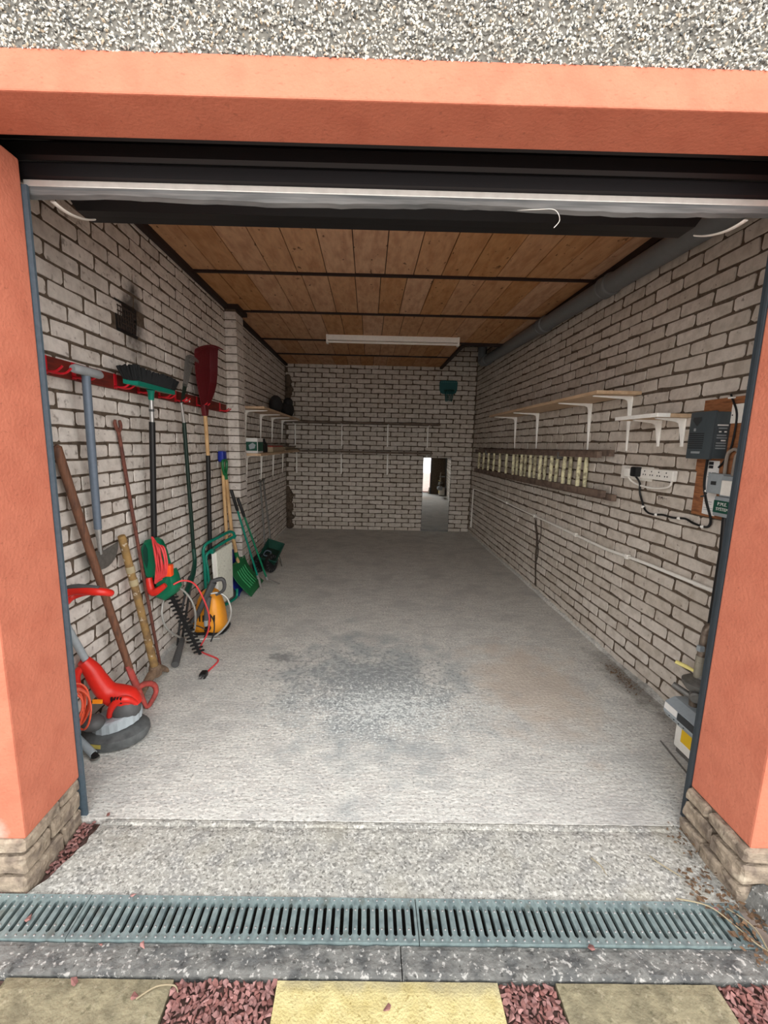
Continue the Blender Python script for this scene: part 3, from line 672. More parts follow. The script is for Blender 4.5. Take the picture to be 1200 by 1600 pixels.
# ------------------------------------------------------------------ left wall: vent, tool rail, tools
t = thing('air_vent', 'sooty black air brick grille low in a broken hole in the left wall', 'vent', (XL, 2.46, 1.97))
obj('recess', MB().box((XL-.004, 2.345, 1.955), (XL-.001, 2.55, 2.115)), BLACK, t)
b = MB()
for k in range(7): b.box((XL-.002, 2.36+k*.024, 1.972), (XL+.001, 2.368+k*.024, 2.09))
for k in range(5): b.box((XL-.002, 2.355, 1.976+k*.026), (XL+.0014, 2.53, 1.984+k*.026))
obj('grille', b, mat('sooty_clay', (52, 42, 36), .95), t)

t = thing('tool_rail', 'red-brown board with red hooks along the left wall', 'tool rack', (XL, 2.88, 1.645))
obj('board', MB().box((XL, 1.60, 1.648), (XL+.022, 3.98, 1.722), .002), RAILW, t)
for y in (1.775, 1.945, 2.255, 2.475, 2.715, 2.94, 3.30, 3.80):
    b = MB(); b.box((XL+.022, y-.012, 1.650), (XL+.026, y+.012, 1.722), .001)
    for s in (-1, 1): b.tube([(XL+.024, y+s*.01, 1.662), (XL+.05, y+s*.022, 1.655), (XL+.085, y+s*.026, 1.656), (XL+.112, y+s*.026, 1.676)], .0048, 8, spline=4)
    obj('hook', b, HOOKR, t, True)
b = MB().box((XL+.0222, 3.06, 1.668), (XL+.0226, 3.14, 1.684)).box((XL+.0222, 3.16, 1.668), (XL+.0226, 3.176, 1.684)); obj('sticker', b, PAPER, t)

# half-moon lawn edger
t = thing('lawn_edger', 'half-moon lawn edger with blue-grey shaft and grey T grip, leftmost on the rail', 'garden tool', (-1.24, 1.95, 1.62))
obj('grip', MB().tube([(-1.205, 1.80, 1.675), (-1.203, 1.815, 1.677), (-1.203, 1.97, 1.677), (-1.205, 1.985, 1.675)], [.014, .019, .019, .014], 12), mat('pale_grey_grip', (150, 154, 156), .5), t, True)
obj('shaft', MB().tube([(-1.212, 1.894, 1.665), (-1.24, 1.935, 1.36), (-1.275, 1.989, .975)], [.017, .0175, .0165], 14), GREYSH, t, True)
obj('ferrule', MB().tube([(-1.275, 1.989, .985), (-1.281, 2.000, .90), (-1.286, 2.010, .845)], [.0155, .0105, .009], 12), STEEL, t, True)
arc = [(-1.287, 1.905, .872)]+[(-1.287, 2.03+.122*math.cos(math.pi+math.pi*k/12), .862+.095*math.sin(math.pi+math.pi*k/12)) for k in range(13)]+[(-1.287, 2.155, .872), (-1.287, 2.05, .858), (-1.287, 2.0, .858)]
obj('blade', MB().prism(arc, (.005, 0, 0)), DULLST, t)
# brown pole with red D end
t = thing('digging_tool', 'weathered brown pole with a faded red D-shaped end standing on the floor', 'garden tool', (-1.13, 2.04, 0))
obj('shaft', MB().tube([(-1.285, 1.774, 1.365), (-1.282, 1.779, 1.358), (-1.25, 1.88, .90), (-1.2, 2.035, .231)], [.010, .0185, .018, .017], 12), OLDW, t, True)
obj('socket', MB().tube([(-1.203, 2.025, .26), (-1.18, 2.036, .16), (-1.155, 2.04, .08), (-1.132, 2.044, .014)], [.019, .021, .017, .011], 12, flat=.7), FADED, t, True)
obj('loop', MB().tube([(-1.172, 2.025, .125), (-1.150, 2.075, .128), (-1.13, 2.122, .095), (-1.122, 2.125, .05), (-1.128, 2.07, .016), (-1.134, 2.046, .014)], [.014, .015, .015, .013, .012, .010], 10, spline=5), FADED, t, True)
# pickaxe
t = thing('pickaxe', 'pickaxe with a worn taped handle, muddy head on the floor', 'garden tool', (-1.2, 2.28, 0))
obj('handle', MB().tube([(-1.262, 2.150, .905), (-1.260, 2.154, .89), (-1.228, 2.23, .45), (-1.205, 2.293, .075)], [.018, .020, .0195, .022], 12), PICKW, t, True)
for k in (0, 1): obj('tape_band', MB().tube([(-1.2485+.0055*k, 2.182+.013*k, .735-.075*k), (-1.246+.0055*k, 2.188+.013*k, .70-.075*k)], .0225, 12), PAPER if False else mat('old_tape', (166, 152, 120), .8), t, True)
obj('head', MB().tube([(-1.19, 2.05, .012), (-1.197, 2.13, .05), (-1.203, 2.23, .075), (-1.205, 2.30, .078), (-1.203, 2.345, .066), (-1.192, 2.385, .034), (-1.186, 2.40, .012)], [.012, .020, .026, .032, .026, .018, .007], 10, spline=3, flat=.8), MUD, t, True)
obj('eye_collar', MB().lathe([(.026, -.03), (.032, -.02), (.034, .02), (.028, .04)], (-1.205, 2.296, .075), (-.09, -.15, .9), 12), MUD, t, True)
# rusty rod
t = thing('rusty_bar', 'thin rusty bar with a small forked top leaning on the left wall', 'garden tool', (-1.27, 2.47, 0))
obj('bar', MB().tube([(-1.298, 2.256, 1.435), (-1.296, 2.302, 1.144), (-1.285, 2.385, .58), (-1.268, 2.474, .004)], [.009, .0095, .009, .0085], 10), RUST, t, True)
for s in (-1, 1): obj('prong', MB().tube([(-1.298, 2.257, 1.43), (-1.297, 2.254+s*.02, 1.455), (-1.297, 2.25+s*.024, 1.476), (-1.297, 2.25+s*.019, 1.492)], [.008, .009, .009, .007], 8, spline=4), RUST, t, True)
# broom
t = thing('yard_broom', 'black-bristled broom with teal head hanging bristles up on the rail', 'broom', (-1.22, 2.45, 1.66))
obj('head_block', MB().prism([(-1.235, 2.215, 1.672), (-1.165, 2.225, 1.664), (-1.165, 2.64, 1.664), (-1.235, 2.65, 1.672), (-1.235, 2.66, 1.70), (-1.165, 2.65, 1.69), (-1.165, 2.2, 1.69), (-1.235, 2.20, 1.70)][:4], (0, 0, .024), .003), TUBEG, t)
b = MB(); R = random.Random(3)
for i in range(34):
    for j in range(6):
        y = 2.225+i*.0125; x = -1.228+j*.0112; fan = (i-17)/17; px = (j-2.5)/2.5
        b.tube([(x, y, 1.69), (x+px*.012+R.uniform(-.004, .004), y+fan*.04+R.uniform(-.006, .006), 1.757+R.uniform(-.012, .006))], [.0075, .0068], 5)
o = obj('bristles', b, BRISTLE, t); o['kind'] = 'stuff'
obj('neck', MB().tube([(-1.205, 2.43, 1.67), (-1.208, 2.435, 1.65), (-1.212, 2.441, 1.615)], [.024, .017, .015], 12), TUBEG, t, True)
obj('chrome_tube', MB().tube([(-1.211, 2.44, 1.63), (-1.221, 2.455, 1.49)], .0125, 12), STEEL, t, True)
obj('lock_ring', MB().tube([(-1.2155, 2.447, 1.565), (-1.2165, 2.4485, 1.552)], .0140, 12), GUN, t, True)
obj('black_tube', MB().tube([(-1.221, 2.455, 1.495), (-1.27, 2.493, .78), (-1.284, 2.506, .50), (-1.285, 2.507, .49)], [.0165, .0165, .0165, .012], 12), BLACK, t, True)
# spring-tine rake
t = thing('spring_tine_rake', 'narrow folded wire rake with a long dark green pole, bent foot end', 'rake', (-1.25, 2.95, 1.5))
obj('pole', MB().tube([(-1.252, 2.95, 1.515), (-1.272, 3.059, .60)], .0135, 12), BOTGREEN, t, True)
obj('pole_tip', MB().tube([(-1.249, 2.913, 1.645), (-1.252, 2.951, 1.51)], [.0085, .0115], 12), STEEL, t, True)
obj('bent_foot', MB().tube([(-1.272, 3.058, .61), (-1.262, 3.045, .53), (-1.244, 2.98, .475), (-1.222, 2.87, .43), (-1.205, 2.74, .385)], [.0145, .015, .017, .019, .017], 12, spline=5), DKGREEN, t, True)
b = MB()
for k in range(12):
    u = (k-5.5)/5.5; b.tube([(-1.245, 2.915+u*.006, 1.65), (-1.235, 2.955+u*.03, 1.76), (-1.222, 3.01+u*.065, 1.92+.02*(1-u*u)), (-1.195, 3.005+u*.085, 1.945+.012*(1-u*u)), (-1.185, 2.985+u*.09, 1.925)], .0022, 5, spline=4)
o = obj('tines', b, DULLST, t)
obj('tine_band', MB().box((-1.240, 2.925, 1.752), (-1.232, 2.985, 1.768)), DULLST, t); obj('tine_plate', MB().prism([(-1.247, 2.895, 1.64), (-1.247, 2.935, 1.64), (-1.236, 2.985, 1.765), (-1.236, 2.925, 1.765)], (.004, 0, .001)), BOTGREEN, t)
# leaf rake
t = thing('leaf_rake', 'maroon plastic leaf rake with a pale wooden and black handle, head up', 'rake', (-1.25, 3.34, 1.6))
obj('handle', MB().tube([(-1.236, 3.292, 1.60), (-1.245, 3.342, 1.281)], .0145, 12), WOODH, t, True)
obj('sleeve', MB().tube([(-1.245, 3.342, 1.285), (-1.276, 3.394, .58), (-1.282, 3.40, .44)], [.0175, .0175, .015], 12), BLACK, t, True)
obj('collar', MB().prism([(-1.252, 3.245, 1.66), (-1.252, 3.335, 1.66), (-1.252, 3.312, 1.58), (-1.252, 3.266, 1.58)], (.034, 0, 0), .006), MAROON, t)
b = MB()
for k in range(19):
    u = (k-9)/9; y0 = 3.295+u*.055; y1 = 3.355+u*.225; z1 = 2.06+.02*(1-u*u)+u*.05
    b.tube([(-1.237, y0, 1.645), (-1.233, .22*y0+.78*y1, 1.84), (-1.228, y1, z1), (-1.205, y1+u*.006, z1+.018), (-1.18, y1+u*.008, z1+.006)], [.0085, .0105, .0085, .007, .003], 6, spline=3, flat=.4)
obj('tines', b, MAROON, t)
obj('web', MB().prism([(-1.240, 3.25, 1.64), (-1.240, 3.340, 1.64), (-1.234, 3.47, 1.80), (-1.233, 3.51, 1.92), (-1.233, 3.34, 1.95), (-1.234, 3.165, 1.90), (-1.234, 3.185, 1.78)], (.003, 0, 0)), MAROON, t)

# two shovels: blue and green
def dgrip(b, c, w, h, r, tilt=0.0):
    x, y, z = c
    b.tube([(x, y, z-h*.55), (x, y-w*.35, z-h*.2), (x, y-w*.5, z+h*.2), (x, y-w*.44, z+h*.48), (x, y, z+h*.55), (x, y+w*.44, z+h*.48), (x, y+w*.5, z+h*.2), (x, y+w*.35, z-h*.2)], r, 8, spline=4, closed=True)
    return b
t = thing('blue_shovel', 'wooden-handled shovel with a blue grip and blue blade, behind the green one', 'shovel', (-1.2, 3.75, 0))
obj('handle', MB().tube([(-1.285, 3.785, 1.21), (-1.270, 3.79, .46), (-1.262, 3.79, .32)], .0155, 12), WOODH, t, True)
b = MB().box((-1.312, 3.745, 1.215), (-1.262, 3.845, 1.31), .014); obj('grip', b, BLUE, t, True)
b = MB(); vs = []; fs = []
for j in range(9):
    for i in range(9):
        u = i/8-.5; v = j/8; z = .008+v*.36; x = -1.145-v*.13-.03*math.sin(math.pi*v)+.02*(1-4*u*u)*-1; vs.append((x, 3.875+u*.36, z))
for j in range(8):
    for i in range(8): fs.append((j*9+i, j*9+i+1, j*9+i+10, j*9+i+9))
b.add(vs, fs); o = obj('blade', b, BLUE, t, True); o.modifiers.new('thick', 'SOLIDIFY').thickness = .004
obj('socket', MB().tube([(-1.270, 3.79, .47), (-1.265, 3.80, .36), (-1.268, 3.84, .27)], [.018, .02, .012], 10), BLUE, t, True)
t = thing('snow_shovel', 'green plastic snow shovel with ribbed scoop blade and wooden handle', 'shovel', (-1.1, 3.93, 0))
obj('handle', MB().tube([(-1.262, 3.80, 1.075), (-1.25, 3.86, .60), (-1.218, 3.93, .26)], .0165, 12), WOODH, t, True)
b = MB(); dgrip(b, (-1.268, 3.79, 1.165), .105, .12, .0135); b.tube([(-1.268, 3.79, 1.12), (-1.263, 3.80, 1.06)], [.02, .018], 10); obj('grip', b, GREENS, t, True)
vs = []; fs = []; NI, NJ = 30, 12
for j in range(NJ+1):
    for i in range(NI+1):
        u = i/NI-.5; v = j/NJ
        curve = .055*math.sin(math.pi*min(1, v*1.05))          # scoop hollow
        rib = 0
        x = -1.035-v*.19-curve*.8+rib; z = .006+v*.27+curve*.15; y = 3.935+u*(.46-.02*v)
        vs.append((x, y, z+.02*abs(u)*v))
for j in range(NJ):
    for i in range(NI): fs.append((j*(NI+1)+i, j*(NI+1)+i+1, (j+1)*(NI+1)+i+1, (j+1)*(NI+1)+i))
o = obj('blade', MB().add(vs, fs), GREENS, t, True); o.modifiers.new('thick', 'SOLIDIFY').thickness = .004
RIBG = mat('rib_highlight_green', (64, 150, 96), .35, 0, var=.05)  # ribs coloured paler than the blade to paint in its glossy highlights
for u in (-.25, -.13, -.01, .11, .23):
    pts = []
    for k in range(9):
        v = .14+.54*k/8; cv = .055*math.sin(math.pi*min(1, v*1.05)); pts.append((-1.035-v*.19-cv*.8+.006, 3.935+u*.46+.012*k/8, .006+v*.27+cv*.15+.02*abs(u)*v+.004))
    obj('rib', MB().tube(pts, .0055, 6), RIBG, t, True)
obj('socket', MB().tube([(-1.215, 3.935, .27), (-1.225, 3.925, .31), (-1.23, 3.905, .37)], [.014, .022, .019], 10), GREENS, t, True)
# edging shears
t = thing('edging_shears', 'long-handled lawn shears with teal tubes and black grips leaning on the pier', 'shears', (-1.0, 4.0, 0))
for (a, c, d) in (((-1.195, 3.72, .975), (-1.04, 3.96, .105), 0), ((-1.185, 3.865, .885), (-.975, 4.045, .065), 1)):
    A, C = Vector(a), Vector(c); g = A.lerp(C, .22)
    obj('grip', MB().tube([A, A.lerp(C, .01), A.lerp(C, .2), g], [.010, .0145, .0145, .012], 10), BLACK, t, True)
    obj('tube_handle', MB().tube([g, C], .0095, 10), TEALG if d else TUBEG, t, True)
    obj('clamp', MB().tube([C-(C-A)*.03, C+(C-A)*.012], .013, 10), STEEL, t, True)
obj('blade', MB().prism([(-1.045, 3.962, .11), (-1.03, 3.975, .10), (-1.0, 3.935, .008), (-1.012, 3.925, .012)], (.004, .003, 0)), STEEL, t)
obj('blade', MB().prism([(-.985, 4.035, .07), (-.965, 4.05, .06), (-.852, 4.07, .006), (-.860, 4.062, .006)], (.003, .003, .003)), DULLST, t)
# lawn spreader
t = thing('lawn_spreader', 'dark green push spreader with a tilted hopper and grey tube handle', 'spreader', (-1.06, 4.55, 0))
out_ = [(-1.150, 4.42, .175), (-.965, 4.40, .135), (-.935, 4.72, .255), (-1.120, 4.75, .305)]; inn = [(-1.10, 4.50, .10), (-1.0, 4.49, .075), (-.985, 4.62, .13), (-1.085, 4.64, .155)]
vs = out_+inn; fs = [(4, 5, 6, 7), (0, 1, 5, 4), (1, 2, 6, 5), (2, 3, 7, 6), (3, 0, 4, 7)]
o = obj('hopper', MB().add(vs, fs), DKGREEN, t); sm = o.modifiers.new('thick', 'SOLIDIFY'); sm.thickness = .006; bv = o.modifiers.new('round', 'BEVEL'); bv.width = .008; bv.segments = 2
obj('hopper_rim', MB().tube(out_, .009, 8, closed=True), DKGREEN, t, True)
obj('deck', MB().prism([(-1.132, 4.445, .150), (-.975, 4.43, .115), (-.955, 4.62, .19), (-1.11, 4.65, .225)], (0, 0, .008)), BOTGREEN, t)
obj('opening_ring', MB().tube([(-1.115, 4.50, .188), (-1.06, 4.488, .176), (-1.045, 4.555, .200), (-1.10, 4.575, .214)], .007, 8, spline=4, closed=True), GREYSH, t, True)
obj('agitator_bowl', MB().ell((-1.08, 4.53, .178), (.03, .035, .02), 12, 6), BLACK, t, True)
for xx, nm in ((-1.155, 'wheel'), (-1.03, 'wheel')):
    b = MB().lathe([(.03, -.018), (.085, -.02), (.1, -.014), (.1, .014), (.085, .02), (.03, .018)], (xx, 4.47, .1), (1, -.5, 0), 24); w_ = obj(nm, b, BLACK, t, True)
    b = MB()
    for k in range(14):
        a = 2*math.pi*k/14; q = Vector((1, -.5, 0)).normalized().to_track_quat('Z', 'Y'); p = Vector((xx, 4.47, .1))+q @ Vector((.065*math.cos(a), .065*math.sin(a), .019)); p2 = Vector((xx, 4.47, .1))+q @ Vector((.09*math.cos(a), .09*math.sin(a), .019)); b.tube([p, p2], .004, 5)
    obj('tread', b, GUN, w_)
for (a, c) in (((-1.245, 4.93, .935), (-1.145, 4.70, .20)), ((-1.245, 5.07, .94), (-1.10, 4.79, .25))): obj('handle_tube', MB().tube([a, c], .0105, 10), DULLST, t, True)
obj('handle_bar', MB().tube([(-1.248, 4.86, .935), (-1.248, 5.12, .945)], .011, 10), DULLST, t, True)
obj('rest_leg', MB().tube([(-.985, 4.60, .115), (-.962, 4.66, .05), (-.955, 4.68, .006), (-.975, 4.74, .006), (-.985, 4.76, .05), (-.985, 4.68, .13)], .0045, 8, spline=4), DULLST, t, True)

# folded kneeler stool
t = thing('garden_kneeler', 'folded teal tube kneeler stool with a cream speckled pad, leaning on the wall', 'stool', (-1.22, 3.5, 0))
padv = [(-1.226, 3.385, .045), (-1.190, 3.62, .040), (-1.186, 3.62, .530), (-1.240, 3.385, .500)]
obj('pad', MB().prism([padv[0], padv[1], padv[2], padv[3]], (.018, -.003, 0), .004), PAD, t)
obj('edge_strip', MB().prism([(-1.240, 3.36, .05), (-1.229, 3.385, .045), (-1.243, 3.385, .498), (-1.255, 3.36, .49)], (.016, 0, 0)), CREAM, t)
for off in (0, 1):
    b = MB()
    if off == 0: b.tube([(-1.29, 3.30, .05), (-1.29, 3.30, .40), (-1.292, 3.29, .53), (-1.275, 3.32, .585), (-1.225, 3.44, .61), (-1.185, 3.60, .625), (-1.165, 3.66, .60), (-1.165, 3.665, .55)], .0125, 10, spline=4)
    else: b.tube([(-1.265, 3.335, .06), (-1.277, 3.325, .36), (-1.29, 3.33, .46), (-1.27, 3.36, .51), (-1.20, 3.55, .555), (-1.155, 3.67, .575)], .0125, 10, spline=4)
    obj('leg_frame', b, TUBEG, t, True)
obj('foot_frame', MB().tube([(-1.225, 3.36, .06), (-1.222, 3.37, .016), (-1.205, 3.45, .013), (-1.165, 3.62, .013), (-1.155, 3.665, .03), (-1.155, 3.67, .09)], .0125, 10, spline=4), TUBEG, t, True)
obj('cross_bar', MB().box((-1.262, 3.345, .495), (-1.235, 3.40, .535), .004), TUBEG, t)

# pressure washer
t = thing('pressure_washer', 'orange and yellow domed pressure washer with dark trigger gun resting on it', 'pressure washer', (-1.16, 3.0, 0))
b = MB(); vs = []; fs = []
prof = [(0, .112, .10), (.03, .116, .104), (.08, .112, .10), (.16, .100, .09), (.23, .082, .076), (.285, .056, .055), (.312, .022, .025)]
for z, rx, ry in prof:
    for k in range(24):
        a = 2*math.pi*k/24; c_, s_ = math.cos(a), math.sin(a); p = .65
        vs.append((-1.162+rx*math.copysign(abs(c_)**p, c_)+z*.02, 3.04+ry*math.copysign(abs(s_)**p, s_), z+.006))
for i in range(len(prof)-1):
    for k in range(24): fs.append((i*24+k, i*24+(k+1) % 24, (i+1)*24+(k+1) % 24, (i+1)*24+k))
fs += [tuple(range(23, -1, -1)), tuple((len(prof)-1)*24+k for k in range(24))]
obj('body', MB().add(vs, fs), ORWASH, t, True)
obj('base_rim', MB().tube([(-1.28, 2.94, .012), (-1.27, 3.13, .012), (-1.06, 3.14, .012), (-1.045, 2.94, .012), (-1.16, 2.922, .012)], .010, 8, spline=4, closed=True), BLACK, t, True)
for k in range(6):
    x = -1.232+k*.026; b = MB().box((x, 2.934+abs(k-2.5)*.002, .095), (x+.008, 2.975, .142), .002); obj('grille_slot', b, BLACK, t)
obj('hose_outlet', MB().lathe([(.020, -.02), (.020, .02), (.013, .024), (.013, .045)], (-1.14, 2.935, .05), (0, -1, 0), 14), BLACK, t, True)
b = MB(); b.tube([(-1.235, 2.90, .115), (-1.195, 2.90, .175), (-1.15, 2.90, .27), (-1.115, 2.91, .34), (-1.085, 2.92, .405)], [.020, .024, .027, .032, .034], 10, spline=3, flat=.75)
g = obj('gun_barrel', b, GUN, t, True)
obj('gun_trigger_guard', MB().tube([(-1.095, 2.915, .41), (-1.03, 2.93, .425), (-1.012, 2.935, .39), (-1.02, 2.93, .34), (-1.07, 2.92, .31)], [.022, .022, .02, .017, .014], 8, spline=4, flat=.7), GUN, t, True)
obj('lance_nozzle', MB().tube([(-1.115, 2.905, .30), (-1.130, 2.895, .20), (-1.137, 2.893, .13)], [.020, .019, .017], 10), GUN, t, True)
obj('lance_tip', MB().tube([(-1.137, 2.893, .135), (-1.140, 2.893, .085)], [.016, .013], 10), LTGREY, t, True)
obj('power_lead', MB().tube([(-1.14, 2.90, .05), (-1.19, 2.885, .085), (-1.235, 2.88, .09), (-1.265, 2.875, .07)], .0045, 8, spline=5), BLACK, t, True)
obj('power_lead', MB().tube([(-1.135, 2.885, .045), (-1.145, 2.85, .012), (-1.19, 2.81, .006), (-1.24, 2.79, .006)], .0045, 8, spline=5), BLACK, t, True)
obj('power_lead', MB().tube([(-1.11, 2.90, .17), (-1.075, 2.88, .12), (-1.07, 2.85, .05), (-1.078, 2.81, .006)], .0045, 8, spline=5), BLACK, t, True)
b = MB()
ring = [(-1.03, 2.86, .009), (-1.14, 2.84, .010), (-1.215, 2.76, .04), (-1.265, 2.60, .183), (-1.283, 2.56, .308), (-1.276, 2.60, .411), (-1.245, 2.68, .448), (-1.189, 2.72, .387), (-1.151, 2.74, .281), (-1.168, 2.78, .149), (-1.195, 2.80, .045),
        (-1.14, 2.85, .010), (-1.077, 2.88, .010), (-.996, 2.92, .09), (-.969, 2.93, .184), (-.997, 2.94, .277), (-1.05, 2.925, .322), (-1.10, 2.90, .325)]
o = obj('hose_coil', MB().tube(ring, .0072, 8, spline=5), mat('grey_wire_hose', (170, 168, 162), .4, .3), loc=(-1.21, 2.83, 0), smooth=True); tag(o, 'grey hose in two loose loops around the pressure washer and hedge trimmer tip', 'hose')
# black spray lance
t = thing('spray_lance', 'slim black looped lance standing behind the orange washer', 'garden tool', (-1.26, 2.8, 0))
obj('lance', MB().tube([(-1.285, 2.75, .004), (-1.272, 2.80, .20), (-1.255, 2.86, .36), (-1.243, 2.885, .44), (-1.232, 2.90, .452), (-1.228, 2.895, .42), (-1.24, 2.86, .30), (-1.262, 2.82, .12), (-1.275, 2.80, .006)], .008, 8, spline=5), BLACK, t, True)
obj('nozzle_guard', MB().tube([(-1.225, 2.70, .075), (-1.195, 2.57, .05), (-1.168, 2.455, .026)], [.016, .021, .023], 10), GUN, t, True)

# hedge trimmer
t = thing('hedge_trimmer', 'green hedge trimmer with red handle, coiled red flex, blade tip on the floor', 'hedge trimmer', (-1.08, 2.56, 0))
ol = [(-1.24, .832), (-1.285, .818), (-1.308, .775), (-1.306, .69), (-1.29, .60), (-1.262, .575), (-1.235, .60), (-1.225, .54), (-1.205, .52), (-1.165, .56), (-1.15, .60), (-1.172, .69), (-1.19, .765), (-1.212, .818)]
obj('rear_shell', MB().prism([(x, 2.36, z) for x, z in ol], (.012, .075, -.004), .014), TEALG, t, True)
hol = [(-1.275, .80), (-1.288, .76), (-1.286, .70), (-1.272, .655), (-1.262, .70), (-1.262, .77)]
obj('handle_recess', MB().prism([(x, 2.355, z) for x, z in hol], (0, .004, 0)), DKGREEN, t)
ol = [(-1.225, .60), (-1.262, .50), (-1.25, .465), (-1.20, .447), (-1.145, .49), (-1.122, .53), (-1.135, .60), (-1.15, .64), (-1.185, .60)]
obj('motor_shell', MB().prism([(x, 2.375, z) for x, z in ol], (.012, .09, -.005), .018), TEALG, t, True)
obj('front_handle', MB().tube([(-1.262, 2.352, .60), (-1.252, 2.345, .545), (-1.232, 2.335, .517), (-1.195, 2.33, .535), (-1.158, 2.335, .565)], [.020, .021, .023, .019, .014], 12, spline=4), RED, t, True)
b = MB(); R = random.Random(9)
for k in range(11):
    q = k/10; dx = R.uniform(-.012, .012)
    b.tube([(-1.225+.004*k, 2.345-.004*(k % 3), .845-.006*k), (-1.205+.006*k+dx, 2.33-.008*(k % 4), .79), (-1.195+.0065*k+dx, 2.32-.006*(k % 3), .70), (-1.205+.006*k, 2.325, .63), (-1.215+.003*k, 2.33, .575+.003*k), (-1.205+.002*k, 2.348, .60), (-1.19-.002*k, 2.352, .70), (-1.205, 2.352, .80)], .0048, 6, spline=5, closed=True)
obj('flex_coil', b, CABRED, t, True)
obj('flex_plug', MB().box((-1.165, 2.325, .615), (-1.118, 2.365, .685), .008), ORPLUG, t, True)
P0, P1 = Vector((-1.175, 2.44, .46)), Vector((-1.072, 2.575, .012)); ax = (P1-P0).normalized(); sd_ = Vector((.95, .1, .3)); sd_ = (sd_-ax*sd_.dot(ax)).normalized(); nn = ax.cross(sd_)
bar = obj('blade_bar', MB().prism([P0-sd_*.013, P0+sd_*.013, P1+sd_*.009, P1-sd_*.009], nn*.008), BLACK, t)
for k in range(16):
    c_ = P0.lerp(P1, .03+k*.061)
    for s in (-1, 1):
        tb = MB().prism([c_+sd_*s*.010-ax*.007, c_+sd_*s*.034-ax*.004, c_+sd_*s*.037+ax*.002, c_+sd_*s*.034+ax*.006, c_+sd_*s*.010+ax*.007], nn*.007)
        obj('tooth', tb, BLACK, bar)
t.location += Vector((-.006, .05, 0))
# loose red flex running over the floor
t = thing('red_flex', 'red mains flex looping from the trimmer to a black plug on the floor', 'cable', (-.96, 2.40, 0))
obj('flex', MB().tube([(-1.135, 2.42, .555), (-1.09, 2.45, .57), (-1.04, 2.50, .53), (-1.00, 2.54, .40), (-1.00, 2.60, .27), (-1.04, 2.66, .14), (-1.10, 2.68, .03), (-1.08, 2.66, .006), (-1.02, 2.62, .006), (-.95, 2.575, .006), (-.935, 2.53, .006), (-.95, 2.44, .006), (-.957, 2.385, .012)], .0052, 8, spline=5), CABRED, t, True)
obj('plug', MB().box((-.976, 2.335, .002), (-.938, 2.39, .034), .008), BLACK, t, True)
for s in (-1, 0, 1): obj('pin', MB().box((-.960+s*.011-.003, 2.316, .014+(.006 if s == 0 else 0)), (-.960+s*.011+.003, 2.336, .020+(.006 if s == 0 else 0))), STEEL, t)

# strimmer
t = thing('grass_strimmer', 'red electric grass strimmer with grey guard and coiled orange cable, near left pillar', 'strimmer', (-1.17, 1.80, 0))
hd = []
for k in range(25):
    a = 2*math.pi*k/24; hd.append((math.cos(a), math.sin(a)))
b = MB(); vs = []; fs = []
for (z, r, dx) in ((.006, .140, 0), (.030, .150, 0), (.052, .146, 0), (.066, .115, -.01), (.070, .03, -.01)):
    for k in range(24): vs.append((-1.165+dx+hd[k][0]*r*1.02, 1.83+hd[k][1]*r*.78, z+.02*hd[k][0]*.5-.012*hd[k][1]*0))
for i in range(4):
    for k in range(24): fs.append((i*24+k, i*24+(k+1) % 24, (i+1)*24+(k+1) % 24, (i+1)*24+k))
fs += [tuple(range(23, -1, -1)), tuple(4*24+k for k in range(24))]
obj('guard', MB().add(vs, fs), HOOD, t, True)
obj('guard_label', MB().prism([(-1.25, 1.722, .030), (-1.165, 1.7105, .032), (-1.165, 1.713, .050), (-1.25, 1.725, .047)], (0, -.002, .001)), mat('olive_label', (166, 150, 74), .6), t)
b = MB(); vs = []; fs = []
for i, (r, z) in enumerate(((.100, .066), (.106, .070), (.106, .112), (.098, .120), (.06, .122))):
    for k in range(40):
        a = 2*math.pi*k/40; rr = r+(.003 if k % 2 and 0 < i < 3 else 0); vs.append((-1.165+rr*1.02*math.cos(a), 1.845+rr*.85*math.sin(a), z+.025*math.cos(a)))
for i in range(4):
    for k in range(40): fs.append((i*40+k, i*40+(k+1) % 40, (i+1)*40+(k+1) % 40, (i+1)*40+k))
fs += [tuple(range(39, -1, -1)), tuple(160+k for k in range(40))]
obj('edge_ring', MB().add(vs, fs), RIBRING, t)
obj('motor_dome', MB().ell((-1.115, 1.838, .150), (.066, .058, .062), 18, 10), GUN, t, True)
obj('rear_dome', MB().ell((-1.222, 1.76, .125), (.05, .045, .035), 16, 8), GUN, t, True)
b = MB(); b.tube([(-1.268, 1.80, .405), (-1.245, 1.815, .355), (-1.222, 1.825, .29), (-1.195, 1.835, .235), (-1.155, 1.845, .205), (-1.115, 1.85, .188), (-1.088, 1.85, .150)], [.026, .036, .042, .046, .056, .058, .046], 16, spline=4); obj('body', b, RED, t, True)
obj('body_skirt', MB().tube([(-1.172, 1.80, .13), (-1.15, 1.79, .185), (-1.12, 1.795, .215), (-1.085, 1.805, .215), (-1.062, 1.83, .18)], [.012, .016, .018, .016, .010], 10, spline=4), RED, t, True)
obj('side_lug', MB().tube([(-1.262, 1.80, .385), (-1.29, 1.78, .35), (-1.285, 1.775, .29), (-1.262, 1.78, .265)], [.016, .018, .015, .010], 10, spline=4), RED, t, True)
for k in range(4): obj('vent_slot', MB().box((-1.150+k*.014, 1.782, .205), (-1.143+k*.014, 1.792, .235), .002), BLACK, t)
obj('warning_label', MB().prism([(-1.232, 1.785, .205), (-1.186, 1.782, .208), (-1.184, 1.782, .228), (-1.23, 1.784, .226)], (0, -.004, 0)), mat('amber_label', (250, 150, 30), .5), t)
obj('shaft', MB().tube([(-1.300, 1.71, .72), (-1.29, 1.735, .62), (-1.258, 1.81, .39)], .0155, 14), LTGREY, t, True)
